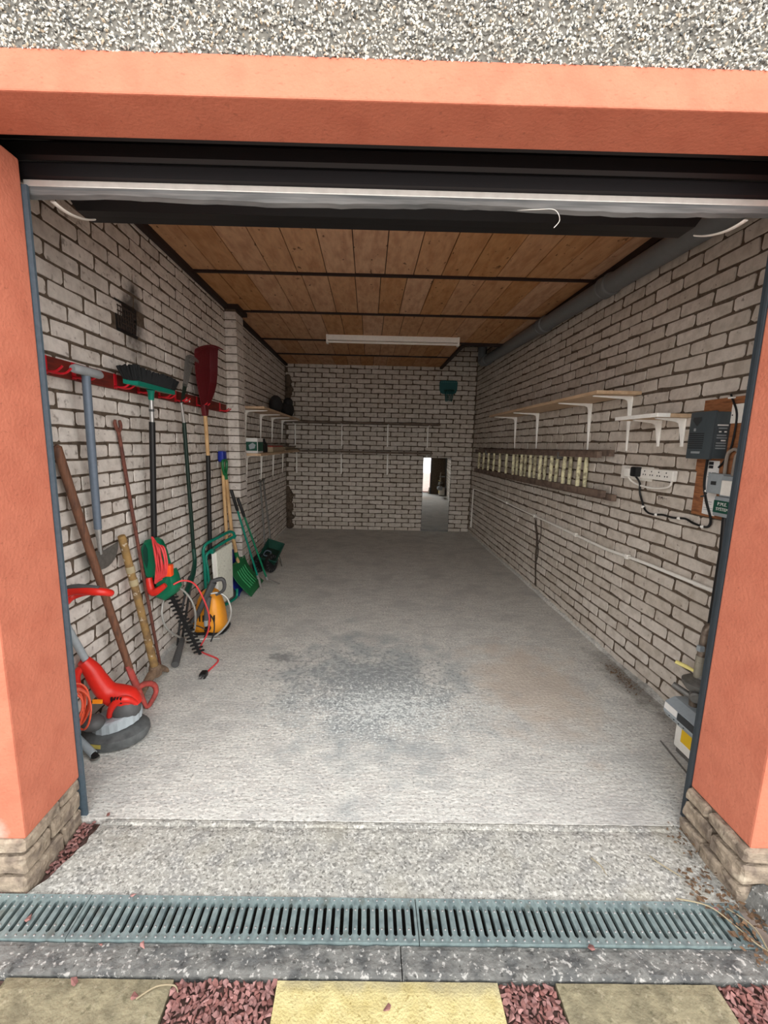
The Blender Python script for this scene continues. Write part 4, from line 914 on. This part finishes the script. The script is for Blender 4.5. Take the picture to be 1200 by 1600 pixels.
obj('shaft_collar', MB().tube([(-1.302, 1.70, .735), (-1.293, 1.727, .635)], .0205, 12), BLACK, t, True)
b = MB(); b.tube([(-1.285, 1.72, .70), (-1.268, 1.72, .745), (-1.22, 1.72, .765), (-1.14, 1.72, .763), (-1.105, 1.735, .755), (-1.10, 1.765, .74), (-1.14, 1.79, .735), (-1.22, 1.79, .735), (-1.275, 1.77, .72)], [.022, .021, .019, .018, .016, .015, .016, .017, .02], 12, spline=4, closed=True); obj('handle_loop', b, RED, t, True)
obj('handle_knob', MB().lathe([(.017, -.012), (.019, 0), (.015, .012)], (-1.275, 1.698, .715), (0, -1, 0), 14), BLACK, t, True)
obj('handle_grip', MB().tube([(-1.25, 1.718, .777), (-1.20, 1.718, .784), (-1.12, 1.725, .778)], [.010, .012, .008], 8, spline=3), GUN, t, True)
b = MB(); R = random.Random(14)
for k in range(8):
    cx, cz, w, h = -1.232+R.uniform(-.02, .02), .255+R.uniform(-.012, .012), .055+R.uniform(-.022, .012), .082+R.uniform(-.015, .012); ph = R.uniform(-.25, .25); yy = 1.70-.006*k
    b.tube([(cx+w*math.cos(a+ph), yy+.012*math.sin(2*a), cz+h*math.sin(a)) for a in [2*math.pi*q/10 for q in range(10)]], .0042, 6, spline=3, closed=True)
obj('cable_coil', b, CABOR, t, True)
# grey tube lying by the pillar
t = thing('grey_tube', 'grey metal tube with a broken end lying by the left guide rail', 'tube', (-1.22, 1.72, 0))
obj('tube', MB().tube([(-1.312, 1.752, .075), (-1.185, 1.692, .022)], .0165, 14), LTGREY, t, True)
obj('end_cap', MB().tube([(-1.187, 1.693, .023), (-1.165, 1.682, .014)], [.0125, .013], 10), BLACK, t, True)
obj('clip', MB().tube([(-1.20, 1.70, .008), (-1.185, 1.675, .008), (-1.165, 1.672, .012), (-1.16, 1.69, .01)], .005, 6, spline=3), DULLST, t, True)

# ------------------------------------------------------------------ shelves and brackets
def bracket(b, wall, along, z, depth, drop, w=.018):
    """white pressed-steel angle bracket; wall in 'L','R','B'"""
    def P(o_, a_, zz):
        return {'L': (XL+o_, a_, zz), 'R': (XR-o_, a_, zz), 'B': (a_, YB-o_, zz)}[wall]
    prof = [(.001, z-drop), (.006, z-drop), (.030, z-.045), (.05, z-.020), (depth, z-.009), (depth, z-.001), (.001, z-.001)]
    v = {'L': (0, w, 0), 'R': (0, w, 0), 'B': (w, 0, 0)}[wall]
    b.prism([P(o_, along-w/2*.45, zz) for o_, zz in [(.001, z-drop), (.006, z-drop), (.026, z-.05), (.034, z-.028), (.055, z-.019), (depth, z-.007), (depth, z-.001), (.001, z-.001)]], tuple(q*.45 for q in v))
    b.prism([P(.0015, along-w/2, z-drop), P(.0015, along-w/2, z-.001), P(.0045, along-w/2, z-.001), P(.0045, along-w/2, z-drop)], v)
    b.prism([P(.001, along-w/2, z-.004), P(depth, along-w/2, z-.004), P(depth, along-w/2, z-.0008), P(.001, along-w/2, z-.0008)], v)
    return b
t = thing('wall_shelf', 'long pine shelf on four white brackets, right wall above the ladder', 'shelf', (XR, 3.9, 1.735))
obj('board', MB().box((1.40, 2.70, 1.7355), (XR-.001, 5.08, 1.757), .002), SHELF, t)
for y in (2.79, 3.29, 4.30, 4.94): obj('bracket', bracket(MB(), 'R', y, 1.7355, .255, .345), WHITEP, t)
t = thing('wall_shelf', 'short white-edged chipboard shelf on two small brackets beside the grey control box', 'shelf', (XR, 2.42, 1.57))
obj('board', MB().box((1.495, 2.25, 1.5705), (XR-.001, 2.63, 1.590), .001), SHELF, t)
obj('white_lipping', MB().box((1.491, 2.25, 1.570), (1.4955, 2.63, 1.5905)).box((1.4955, 2.2475, 1.570), (1.56, 2.2505, 1.5905)), WHITEP, t)
for y in (2.30, 2.49): obj('bracket', bracket(MB(), 'R', y, 1.5705, .16, .15, .022), WHITEP, t)
t = thing('wall_shelf', 'upper shelf on the left wall behind the pier, white brackets below', 'shelf', (XL, 5.5, 1.735))
obj('board', MB().box((XL+.001, 4.42, 1.7255), (-1.06, 6.655, 1.75), .002), SHELF, t)
for y in (4.62, 5.27, 5.89, 6.56): obj('bracket', bracket(MB(), 'L', y, 1.7255, .245, .33), WHITEP, t)
t = thing('wall_shelf', 'lower shelf on the left wall behind the pier, holding a box and crates', 'shelf', (XL, 5.5, 1.26))
obj('board', MB().box((XL+.001, 4.29, 1.2555), (-1.07, 6.655, 1.280), .002), SHELF, t)
for y in (4.62, 5.26, 5.92, 6.58): obj('bracket', bracket(MB(), 'L', y, 1.2555, .235, .33), WHITEP, t)
t = thing('wall_shelf', 'upper dark shelf across the back wall on white brackets', 'shelf', (0, YB, 1.70))
obj('board', MB().box((XL+.002, 6.66, 1.7005), (1.10, YB-.001, 1.726), .002), OLDSHELF, t)
for x in (-1.17, -.428, .302, .94): obj('bracket', bracket(MB(), 'B', x, 1.7005, .215, .345), WHITEP, t)
t = thing('wall_shelf', 'lower dark shelf across the back wall, its end over the mirror', 'shelf', (0, YB, 1.255))
obj('board', MB().box((XL+.002, 6.66, 1.2555), (1.0, YB-.001, 1.282), .002), OLDSHELF, t)
for x in (-1.15, -.432, .31, .94): obj('bracket', bracket(MB(), 'B', x, 1.2555, .215, .345 if x < .9 else .05), WHITEP, t)

# things on the left shelves
t = thing('carton', 'white and green printed carton at the near end of the lower left shelf', 'box', (-1.2, 4.47, 1.281))
obj('box', MB().box((-1.29, 4.36, 1.281), (-1.12, 4.58, 1.432), .002), PAPER, t)
obj('print', MB().box((-1.285, 4.3575, 1.305), (-1.125, 4.3595, 1.395)).box((-1.1195, 4.365, 1.30), (-1.1175, 4.575, 1.395)), SIGNG, t)
obj('picture', MB().prism([(-1.20, 4.356, 1.318), (-1.15, 4.356, 1.330), (-1.14, 4.356, 1.365), (-1.17, 4.356, 1.385), (-1.21, 4.356, 1.36)], (0, .0015, 0)), LTGREY, t)
for k, (y, h, lab) in enumerate(((4.70, .13, 'dark bottle behind the printed carton on the lower left shelf'), (4.82, .15, 'second dark bottle behind the carton, nearer the crate'))):
    o = obj('bottle', MB().lathe([(.04, 0), (.042, .01), (.042, h*.6), (.018, h*.8), (.016, h), (.0, h)], (-1.17, y, 1.2815), n=14), BLACK, loc=(-1.17, y, 1.2815), smooth=True); tag(o, lab, 'bottle', 'dark bottles on the lower left shelf')
t = thing('wooden_crate', 'shallow pale wooden crate in the middle of the lower left shelf', 'crate', (-1.18, 5.2, 1.281))
for k in range(2): obj('front_slat', MB().box((-1.10, 4.92, 1.283+k*.028), (-1.09, 5.60, 1.308+k*.028)), CRATE, t)
obj('end_board', MB().box((-1.29, 4.915, 1.282), (-1.10, 4.925, 1.338)), CRATE, t); obj('end_board', MB().box((-1.29, 5.595, 1.282), (-1.10, 5.605, 1.338)), CRATE, t); obj('base', MB().box((-1.29, 4.925, 1.281), (-1.10, 5.595, 1.288)), CRATE, t); obj('back_slat', MB().box((-1.30, 4.92, 1.283), (-1.29, 5.60, 1.336)), CRATE, t)
o = obj('tray', MB().box((-1.295, 4.95, 1.339), (-1.105, 5.57, 1.352), .003), FADED, loc=(-1.2, 5.26, 1.339)); tag(o, 'dull reddish flat tray lying on the wooden crate', 'tray')
t = thing('plank_stack', 'short stack of greyed board offcuts at the far end of the lower left shelf', 'boards', (-1.18, 6.1, 1.281))
for k in range(4): obj('offcut', MB().box((-1.29+.01*(k % 2), 5.68+.03*k, 1.281+.016*k), (-1.085-.012*(k % 3), 6.60-.05*k, 1.296+.016*k), .001), OLDSHELF if k % 2 else CRATE, t)
DARKBAG = mat('dark_bag', (40, 38, 38), .8, var=.2, scale=20)
o = obj('bag', MB().ell((-1.20, 5.62, 1.87), (.085, .12, .118), 16, 10), DARKBAG, loc=(-1.2, 5.62, 1.752), smooth=True); tag(o, 'dark rounded bag on the upper left shelf, the nearer of two', 'bag')
b = MB().ell((-1.21, 6.45, 1.87), (.10, .15, .117), 16, 10).ell((-1.19, 6.42, 1.97), (.07, .10, .07), 12, 8); o = obj('bag', b, DARKBAG, loc=(-1.2, 6.45, 1.752), smooth=True); tag(o, 'dark lumpy bag in the far corner of the upper left shelf', 'bag')

# ------------------------------------------------------------------ ladder on the right wall
t = thing('wooden_ladder', 'long weathered wooden extension ladder hung sideways on the right wall', 'ladder', (1.62, 4.6, 1.1))
zt_ = lambda y: 1.36-(y-3.0)*.009; zb_ = lambda y: 1.098-(y-2.9)*.0125
for nm, x0, y0, dz, zf in (('stile', 1.580, 2.96, 0, zt_), ('stile', 1.580, 2.86, 0, zb_), ('stile', 1.632, 2.90, .012, zt_), ('stile', 1.632, 2.82, -.022, zb_)):
    a = (x0, y0, zf(y0)+dz); c = (x0, 6.35, zf(6.35)+dz)
    vs = []
    for p in (a, c):
        for dx, dzz in ((0, -.022), (.034, -.022), (.034, .022), (0, .022)): vs.append((p[0]+dx, p[1], p[2]+dzz))
    obj(nm, MB().add(vs, [(0, 1, 2, 3), (7, 6, 5, 4), (0, 4, 5, 1), (1, 5, 6, 2), (2, 6, 7, 3), (3, 7, 4, 0)]), LADDER, t)
ys1 = [3.235+.245*k for k in range(13)]; ys2 = [3.229+.2515*k for k in range(7)]
for i, y in enumerate(ys1+ys2):
    x = 1.598 if i < 13 else 1.650
    obj('rung', MB().tube([(x, y+random.uniform(-.008, .008), zb_(y)), (x, y, (zb_(y)+zt_(y))/2), (x, y+random.uniform(-.008, .008), zt_(y))], [.014, .0165, .014], 9), RUNG, t, True)
for y in (3.55, 5.75): obj('hanger', MB().box((1.575, y, zt_(y)-.045), (XR-.001, y+.02, zt_(y)-.028)).box((1.57, y, zt_(y)-.045), (1.577, y+.02, zt_(y)+.01)), DULLST, t)

# ------------------------------------------------------------------ electrics on the right wall
t = thing('socket_strip', 'white multi-way socket strip on a pale backing board, right wall', 'socket', (1.66, 2.55, 1.22))
obj('backing_board', MB().box((1.666, 2.50, 1.215), (XR-.001, 2.80, 1.298), .002), CREAM, t)
obj('double_socket', MB().box((1.648, 2.585, 1.226), (1.666, 2.735, 1.290), .004), CREAM, t)
obj('strip', MB().box((1.640, 2.285, 1.232), (1.668, 2.585, 1.292), .006), CREAM, t)
for k in range(4):
    y = 2.335+k*.062
    for dy, dz in ((0, .014), (-.010, -.006), (.010, -.006)): obj('slot', MB().box((1.6385, y+dy-.003, 1.262+dz-.004), (1.6405, y+dy+.003, 1.262+dz+.004)), INK, t)
o = obj('plug', MB().box((1.612, 2.635, 1.232), (1.648, 2.690, 1.286), .008), CREAM, loc=(1.63, 2.66, 1.26), smooth=True); tag(o, 'white plug in the left end of the socket strip', 'plug')
o = obj('plug', MB().box((1.606, 2.555, 1.238), (1.648, 2.612, 1.298), .010), BLACK, loc=(1.63, 2.59, 1.26), smooth=True); tag(o, 'black plug in the socket strip, beside the white one', 'plug')
o = obj('cable', MB().tube([(1.632, 2.662, 1.236), (1.65, 2.65, 1.205), (1.662, 2.58, 1.185), (1.664, 2.48, 1.180), (1.664, 2.39, 1.187), (1.660, 2.325, 1.205), (1.652, 2.30, 1.236)], .006, 8, spline=5), CREAM, loc=(1.66, 2.5, 1.2), smooth=True); tag(o, 'white cable hanging in a loop under the socket strip', 'cable')
t = thing('black_cable', 'black cable clipped along the wall from the black plug to the control box', 'cable', (1.66, 2.3, 1.04))
obj('cable', MB().tube([(1.625, 2.58, 1.242), (1.655, 2.578, 1.20), (1.666, 2.582, 1.14), (1.668, 2.55, 1.085), (1.668, 2.53, 1.055), (1.668, 2.49, 1.033), (1.668, 2.43, 1.030), (1.668, 2.36, 1.040), (1.668, 2.28, 1.038), (1.668, 2.19, 1.048), (1.668, 2.13, 1.035), (1.668, 2.06, 1.030), (1.664, 2.025, 1.042), (1.662, 2.02, 1.08), (1.660, 2.06, 1.16), (1.660, 2.085, 1.23), (1.656, 2.085, 1.30), (1.645, 2.07, 1.365)], .0058, 8, spline=5), BLACK, t, True)
for y, z in ((2.535, 1.06), (2.41, 1.032), (2.23, 1.043), (2.065, 1.030), (2.078, 1.205)): obj('clip', MB().lathe([(.008, -.006), (.009, 0), (.006, .006)], (1.6625, y, z), (-1, 0, 0), 10), WHITEP, t, True)
o = obj('backing_board', MB().box((1.667, 1.56, 1.083), (XR-.001, 2.155, 1.30)).box((1.667, 1.56, 1.30), (XR-.001, 2.165, 1.648)), PLY, loc=(1.672, 1.86, 1.08)); tag(o, 'brown wooden backing board behind the electrical boxes', 'board')
t = thing('control_box', 'dark slate-grey garage door control box with grille slots, right wall', 'control box', (1.6, 2.02, 1.36))
obj('case', MB().box((1.598, 1.990, 1.366), (1.667, 2.138, 1.582), .006), CTRL, t, True)
obj('cover', MB().box((1.588, 1.992, 1.362), (1.604, 2.141, 1.586), .005), CTRL, t, True)
for k in range(8): obj('grille_slot', MB().box((1.5865, 2.040, 1.412+k*.0098), (1.5895, 2.131, 1.4165+k*.0098)), INK, t)
obj('shield_relief', MB().prism([(1.588, 2.118, 1.560), (1.588, 2.066, 1.560), (1.588, 2.064, 1.545), (1.588, 2.090, 1.518), (1.588, 2.120, 1.545)], (-.002, 0, 0), .0006), DKGREY, t)
obj('badge', MB().box((1.5867, 2.052, 1.388), (1.5885, 2.108, 1.398)), GREYINK, t); obj('indicator', MB().box((1.5867, 2.096, 1.494), (1.5885, 2.108, 1.508)), GREYINK, t)
for k, (z, x0, x1, m_) in enumerate(((1.520, 1.575, 1.645, PAPER), (1.506, 1.585, 1.64, GREYINK), (1.490, 1.59, 1.605, PAPER), (1.490, 1.625, 1.64, PAPER), (1.474, 1.58, 1.64, GREYINK), (1.462, 1.58, 1.645, GREYINK), (1.450, 1.61, 1.64, PAPER), (1.438, 1.58, 1.645, GREYINK), (1.426, 1.58, 1.645, GREYINK), (1.414, 1.58, 1.645, GREYINK))):
    obj('print_line', MB().box((1.605+(x0-1.575)*.72, 1.9885, z-.003), (1.605+(x1-1.575)*.72, 1.9905, z+.003)), m_, t)
t = thing('blanking_plate', 'white blank cover plate on the brown board above the control box end', 'plate', (1.66, 1.94, 1.57))
obj('plate', MB().box((1.6605, 1.90, 1.528), (1.667, 1.992, 1.614), .002), CREAM, t)
for y, z in ((1.982, 1.565), (1.918, 1.60)): obj('screw', MB().lathe([(.003, 0), (.003, .002)], (1.661, y, z), (-1, 0, 0), 8), INK, t)
o = obj('cable', MB().tube([(1.658, 2.005, 1.66), (1.655, 1.985, 1.63), (1.656, 1.955, 1.57), (1.656, 1.952, 1.48), (1.656, 1.962, 1.40), (1.655, 1.985, 1.355), (1.655, 2.01, 1.325)], .0042, 8, spline=5), BLACK, loc=(1.656, 1.96, 1.4), smooth=True); tag(o, 'thin dark cable looping down behind the grey control box', 'cable')
o = obj('cable_clip', MB().box((1.651, 1.985, 1.640), (1.6665, 2.012, 1.648), .002), WHITEP, loc=(1.66, 2.0, 1.644)); tag(o, 'small white cable clip at the top of the brown board', 'clip')
t = thing('paper_notice', 'long white printed notice hanging beside the electric meter', 'paper', (1.664, 2.04, 1.09))
obj('sheet', MB().prism([(1.665, 2.082, 1.095), (1.665, 2.005, 1.092), (1.665, 2.018, 1.355), (1.665, 2.088, 1.355)], (-.0012, 0, 0)), PAPER, t)
for y0, y1, z0, z1, m_ in ((2.052, 2.08, 1.335, 1.350, INK), (2.052, 2.078, 1.318, 1.332, INK), (2.03, 2.055, 1.285, 1.300, GREYINK), (2.06, 2.075, 1.285, 1.30, GREYINK), (2.03, 2.078, 1.275, 1.278, INK), (2.068, 2.084, 1.185, 1.205, INK), (2.03, 2.08, 1.155, 1.158, GREYINK), (2.03, 2.078, 1.145, 1.147, GREYINK), (2.02, 2.078, 1.125, 1.127, GREYINK), (2.02, 2.078, 1.115, 1.117, GREYINK)):
    obj('print_line', MB().box((1.6632, y0, z0), (1.664, y1, z1)), m_, t)
t = thing('electric_meter', 'light grey electric meter box beneath the control box', 'meter', (1.62, 1.93, 1.2))
obj('case', MB().box((1.618, 1.930, 1.205), (1.664, 2.020, 1.298), .006), LTGREY, t, True)
obj('side_unit', MB().box((1.606, 1.80, 1.198), (1.664, 1.926, 1.292), .006), LTGREY, t, True)
obj('cover', MB().box((1.598, 1.860, 1.205), (1.607, 1.912, 1.272), .003), CREAM, t)
obj('display', MB().box((1.6165, 1.965, 1.245), (1.6185, 1.995, 1.262)), DKGREY, t)
obj('seal', MB().tube([(1.60, 1.99, 1.206), (1.598, 2.0, 1.19), (1.60, 2.02, 1.185)], .004, 6), DKGREY, t)
t = thing('service_head', 'grey supply cut-out with a green P.M.E. SYSTEM label', 'electrical box', (1.62, 1.9, 1.11))
obj('case', MB().box((1.612, 1.825, 1.105), (1.664, 1.955, 1.196), .006), LTGREY, t, True)
obj('label', MB().box((1.6105, 1.842, 1.122), (1.6125, 1.953, 1.178)), SIGNG, t)
text('lettering', 'P.M.E.', .022, (1.610, 1.904, 1.162), (math.pi/2, 0, -math.pi/2), PAPER, t); text('lettering', 'SYSTEM', .0205, (1.610, 1.901, 1.139), (math.pi/2, 0, -math.pi/2), PAPER, t)
o = obj('supply_cable', MB().tube([(1.635, 1.905, 1.107), (1.636, 1.895, .95), (1.636, 1.895, .30), (1.636, 1.88, .02)], .0135, 12), BLACK, loc=(1.636, 1.9, 0), smooth=True); tag(o, 'thick black supply cable running down from the green-labelled box', 'cable')
o = obj('meter_tails', MB().tube([(1.648, 1.962, 1.296), (1.648, 1.962, 1.38), (1.648, 1.945, 1.405), (1.648, 1.918, 1.41), (1.648, 1.895, 1.385), (1.648, 1.875, 1.34)], .0075, 8, spline=5).tube([(1.655, 1.925, 1.292), (1.655, 1.922, 1.38), (1.655, 1.90, 1.40)], .0075, 8, spline=4), mat('grey_cable', (142, 132, 122), .6), loc=(1.65, 1.93, 1.3), smooth=True); tag(o, 'grey looped meter tail cables above the electric meter', 'cable')
b = MB()
for y0, z0, y1, z1 in ((2.435, 1.141, 2.428, 1.130), (2.421, 1.141, 2.430, 1.118), (2.414, 1.122, 2.411, 1.138), (2.411, 1.138, 2.403, 1.128), (2.403, 1.128, 2.398, 1.139), (2.398, 1.139, 2.394, 1.124), (2.387, 1.130, 2.380, 1.132), (2.370, 1.130, 2.364, 1.131)):
    b.tube([(1.6795, y0, z0), (1.6795, y1, z1)], .0016, 5)
obj('graffiti', b, GREYINK if False else mat('felt_pen', (84, 74, 68), .9), wr)

# white conduit
t = thing('water_pipe', 'thin white pipe clipped along the lower right wall with a drop at the far end', 'pipe', (1.66, 4.2, .73))
pp = [(1.661, 1.60, .748), (1.661, 2.44, .735), (1.661, 2.88, .715), (1.661, 3.52, .724), (1.661, 4.50, .735), (1.661, 5.75, .757), (1.661, 6.55, .742), (1.661, 6.66, .735)]
obj('pipe', MB().tube(pp, .0105, 10), CREAM, t, True)
obj('drop', MB().tube([(1.661, 6.655, .745), (1.661, 6.662, .16)], .0105, 10), CREAM, t, True)
obj('end_fitting', MB().tube([(1.661, 6.662, .22), (1.660, 6.66, .12)], .0145, 10), CREAM, t, True)
for y, z in ((2.62, .727), (3.30, .722), (4.15, .731), (5.0, .744), (5.9, .755)): obj('clip', MB().box((1.648, y-.014, z-.015), (XR-.004, y+.014, z+.015), .004), CREAM, t)

ROOT = mat('dried_root', (70, 60, 52), .9)
b = MB(); R = random.Random(6)
for k in range(5):
    y0 = 4.12+R.uniform(-.08, .08)
    b.tube([(1.676, y0+R.uniform(-.03, .03), .70+R.uniform(-.06, .10)), (1.677, y0-.03+R.uniform(-.05, .05), .55), (1.676, 4.06+R.uniform(-.03, .03), .40), (1.677, 4.06+R.uniform(-.025, .025), .22), (1.674, 4.02+R.uniform(-.03, .03), .05)], [.003, .005, .006, .004, .003], 5, spline=4)
o = obj('dead_root', b, ROOT, loc=(1.676, 4.06, .05)); tag(o, 'dark dried root strands clinging to the lower right wall below the white pipe', 'root')
# gas pipework and meter behind the right pillar
t = thing('gas_pipework', 'brassy gas pipe with regulator and pale yellow lever beside the right pillar', 'gas pipe', (1.52, 1.75, .3))
obj('riser', MB().tube([(1.60, 1.71, .64), (1.555, 1.735, .645), (1.515, 1.755, .638), (1.505, 1.76, .61), (1.502, 1.762, .52), (1.50, 1.762, .47)], .018, 12, spline=3), BRASS, t, True)
obj('clamp', MB().box((1.475, 1.745, .525), (1.62, 1.765, .552), .003), LTGREY, t)
obj('lower_pipe', MB().tube([(1.50, 1.762, .50), (1.502, 1.764, .42), (1.51, 1.77, .37)], .019, 12), mat('pale_pipe', (150, 144, 130), .5, .3), t, True)
obj('lever', MB().tube([(1.50, 1.772, .415), (1.475, 1.80, .425), (1.448, 1.835, .432)], [.007, .011, .011], 10, flat=.8), PALEY, t, True)
obj('lever_stem', MB().tube([(1.52, 1.75, .42), (1.49, 1.785, .42)], .009, 8, flat=.5), BLACK, t, True)
obj('regulator', MB().lathe([(.02, -.035), (.05, -.03), (.066, -.008), (.068, .008), (.05, .022), (.026, .03), (.024, .05)], (1.515, 1.765, .365), (0, 0, 1), 22), DULLST, t, True)
obj('regulator_port', MB().lathe([(.024, -.04), (.024, .03), (.018, .035)], (1.48, 1.735, .325), (-.6, -.8, 0), 16), DULLST, t, True)
obj('union', MB().tube([(1.455, 1.84, .315), (1.50, 1.765, .292), (1.545, 1.70, .27)], .014, 10), DULLST, t, True)
obj('outlet', MB().tube([(1.50, 1.765, .33), (1.502, 1.766, .235)], [.020, .017], 12), BRASS, t, True)
t = thing('gas_meter', 'cream gas meter with grey index housing and yellow label at the right pillar foot', 'meter', (1.52, 1.72, 0))
obj('body', MB().box((1.475, 1.50, .022), (1.655, 1.815, .215), .010), CREAM, t, True)
obj('yellow_label', MB().box((1.4725, 1.58, .07), (1.4755, 1.772, .135)), YLAB, t)
obj('index_housing', MB().prism([(1.44, 1.845, .16), (1.425, 1.845, .185), (1.428, 1.845, .232), (1.47, 1.845, .255), (1.56, 1.845, .258), (1.56, 1.845, .16)], (0, -.33, 0), .006), LTGREY, t)
obj('index_window', MB().prism([(1.4245, 1.75, .195), (1.4245, 1.65, .195), (1.4262, 1.65, .228), (1.4262, 1.75, .228)], (-.002, 0, 0)), DKGREY, t)
obj('index_label', MB().prism([(1.4255, 1.835, .20), (1.4255, 1.755, .20), (1.4272, 1.755, .23), (1.4272, 1.835, .23)], (-.002, 0, 0)), PAPER, t)
for k in range(4): obj('button', MB().lathe([(.004, 0), (.004, .002)], (1.4275, 1.80-k*.03, .182), (-1, 0, 0), 8), INK, t)
obj('foot', MB().box((1.48, 1.52, 0), (1.65, 1.80, .024), .004), DULLST, t)
o = obj('floor_rod', MB().tube([(1.45, 1.86, .004), (1.42, 1.60, .004)], .004, 6), DULLST, loc=(1.44, 1.7, 0)); tag(o, 'thin dark rod lying on the floor by the gas meter', 'rod')
# debris by the wall
b = MB(); R = random.Random(8)
for i in range(260):
    y = R.gauss(2.45, .09); x = 1.60+R.gauss(0, .028); s = R.uniform(.003, .010); a = R.uniform(0, 6.28)
    if x > 1.655: continue
    b.add([(x, y, .002), (x+s*math.cos(a), y+s*math.sin(a), .003), (x+s*.5, y+s*.3, s*.9), (x-s*.3*math.sin(a), y+s*.4, .002)], [(0, 1, 2), (1, 3, 2), (3, 0, 2)])
o = obj('sweepings', b, DEBRIS); o['kind'] = 'stuff'; tag(o, 'small heap of crumbs and leaf dust at the foot of the right wall', 'debris')

# ------------------------------------------------------------------ back wall things
a = math.radians(-3.0)
t = thing('mirror', 'tall frameless mirror standing against the back wall', 'mirror', (1.11, 6.85, 0))
M0 = Matrix.Rotation(a, 3, 'Z')
def mp(u, w, z): return tuple(Vector((1.109, 6.868, 0))+M0 @ Vector((u, w, 0))+Vector((0, 0, z)))
obj('glass', MB().add([mp(-.219, -.004, .03), mp(.219, -.004, .03), mp(.219, -.004, 1.197), mp(-.219, -.004, 1.197)], [(0, 1, 2, 3)]), MIRROR, t)
bb = MB(); bb.add([mp(-.221, -.003, .028), mp(.221, -.003, .028), mp(.221, -.003, 1.199), mp(-.221, -.003, 1.199), mp(-.221, .003, .028), mp(.221, .003, .028), mp(.221, .003, 1.199), mp(-.221, .003, 1.199)], [(0, 1, 2, 3), (7, 6, 5, 4), (0, 4, 5, 1), (1, 5, 6, 2), (2, 6, 7, 3), (3, 7, 4, 0)])
obj('backing', bb, DKGREY, t)
bb = MB(); bb.add([mp(-.225, -.012, 0), mp(.225, -.012, 0), mp(.225, .01, 0), mp(-.225, .01, 0), mp(-.225, -.012, .028), mp(.225, -.012, .028), mp(.225, .01, .028), mp(-.225, .01, .028)], [(0, 3, 2, 1), (4, 5, 6, 7), (0, 1, 5, 4), (1, 2, 6, 5), (2, 3, 7, 6), (3, 0, 4, 7)])
obj('bottom_rail', bb, DULLST, t)
t = thing('toy_hoop', 'small teal plastic hoop with backboard and net on the back wall', 'toy hoop', (1.23, YB, 2.2))
bd = [(1.09, 2.37), (1.10, 2.395), (1.13, 2.40), (1.33, 2.40), (1.36, 2.395), (1.372, 2.37), (1.368, 2.26), (1.35, 2.215), (1.31, 2.195), (1.15, 2.195), (1.11, 2.215), (1.093, 2.26)]
obj('backboard', MB().prism([(x, YB-.026, z) for x, z in bd], (0, .016, 0), .003), TEALN, t)
b = MB()
for k in range(9): b.box((1.12+k*.028, YB-.030, 2.37), (1.13+k*.028, YB-.026, 2.385))
obj('rib_row', b, mat('pale_teal', (70, 130, 130), .5), t)
obj('ring', MB().tube([(1.23+.075*math.cos(q), YB-.105+.075*math.sin(q), 2.24) for q in [2*math.pi*k/14 for k in range(14)]], .006, 8, closed=True), DKGREEN, t, True)
b = MB()
for k in range(12):
    q = 2*math.pi*k/12; q2 = q+.5; q3 = q-.5
    for qq in (q2, q3): b.tube([(1.23+.074*math.cos(q), YB-.105+.074*math.sin(q), 2.24), (1.23+.06*math.cos(qq), YB-.105+.06*math.sin(qq), 2.16), (1.23+.05*math.cos(q), YB-.105+.05*math.sin(q), 2.075)], .0028, 5)
obj('net', b, TEALN, t)
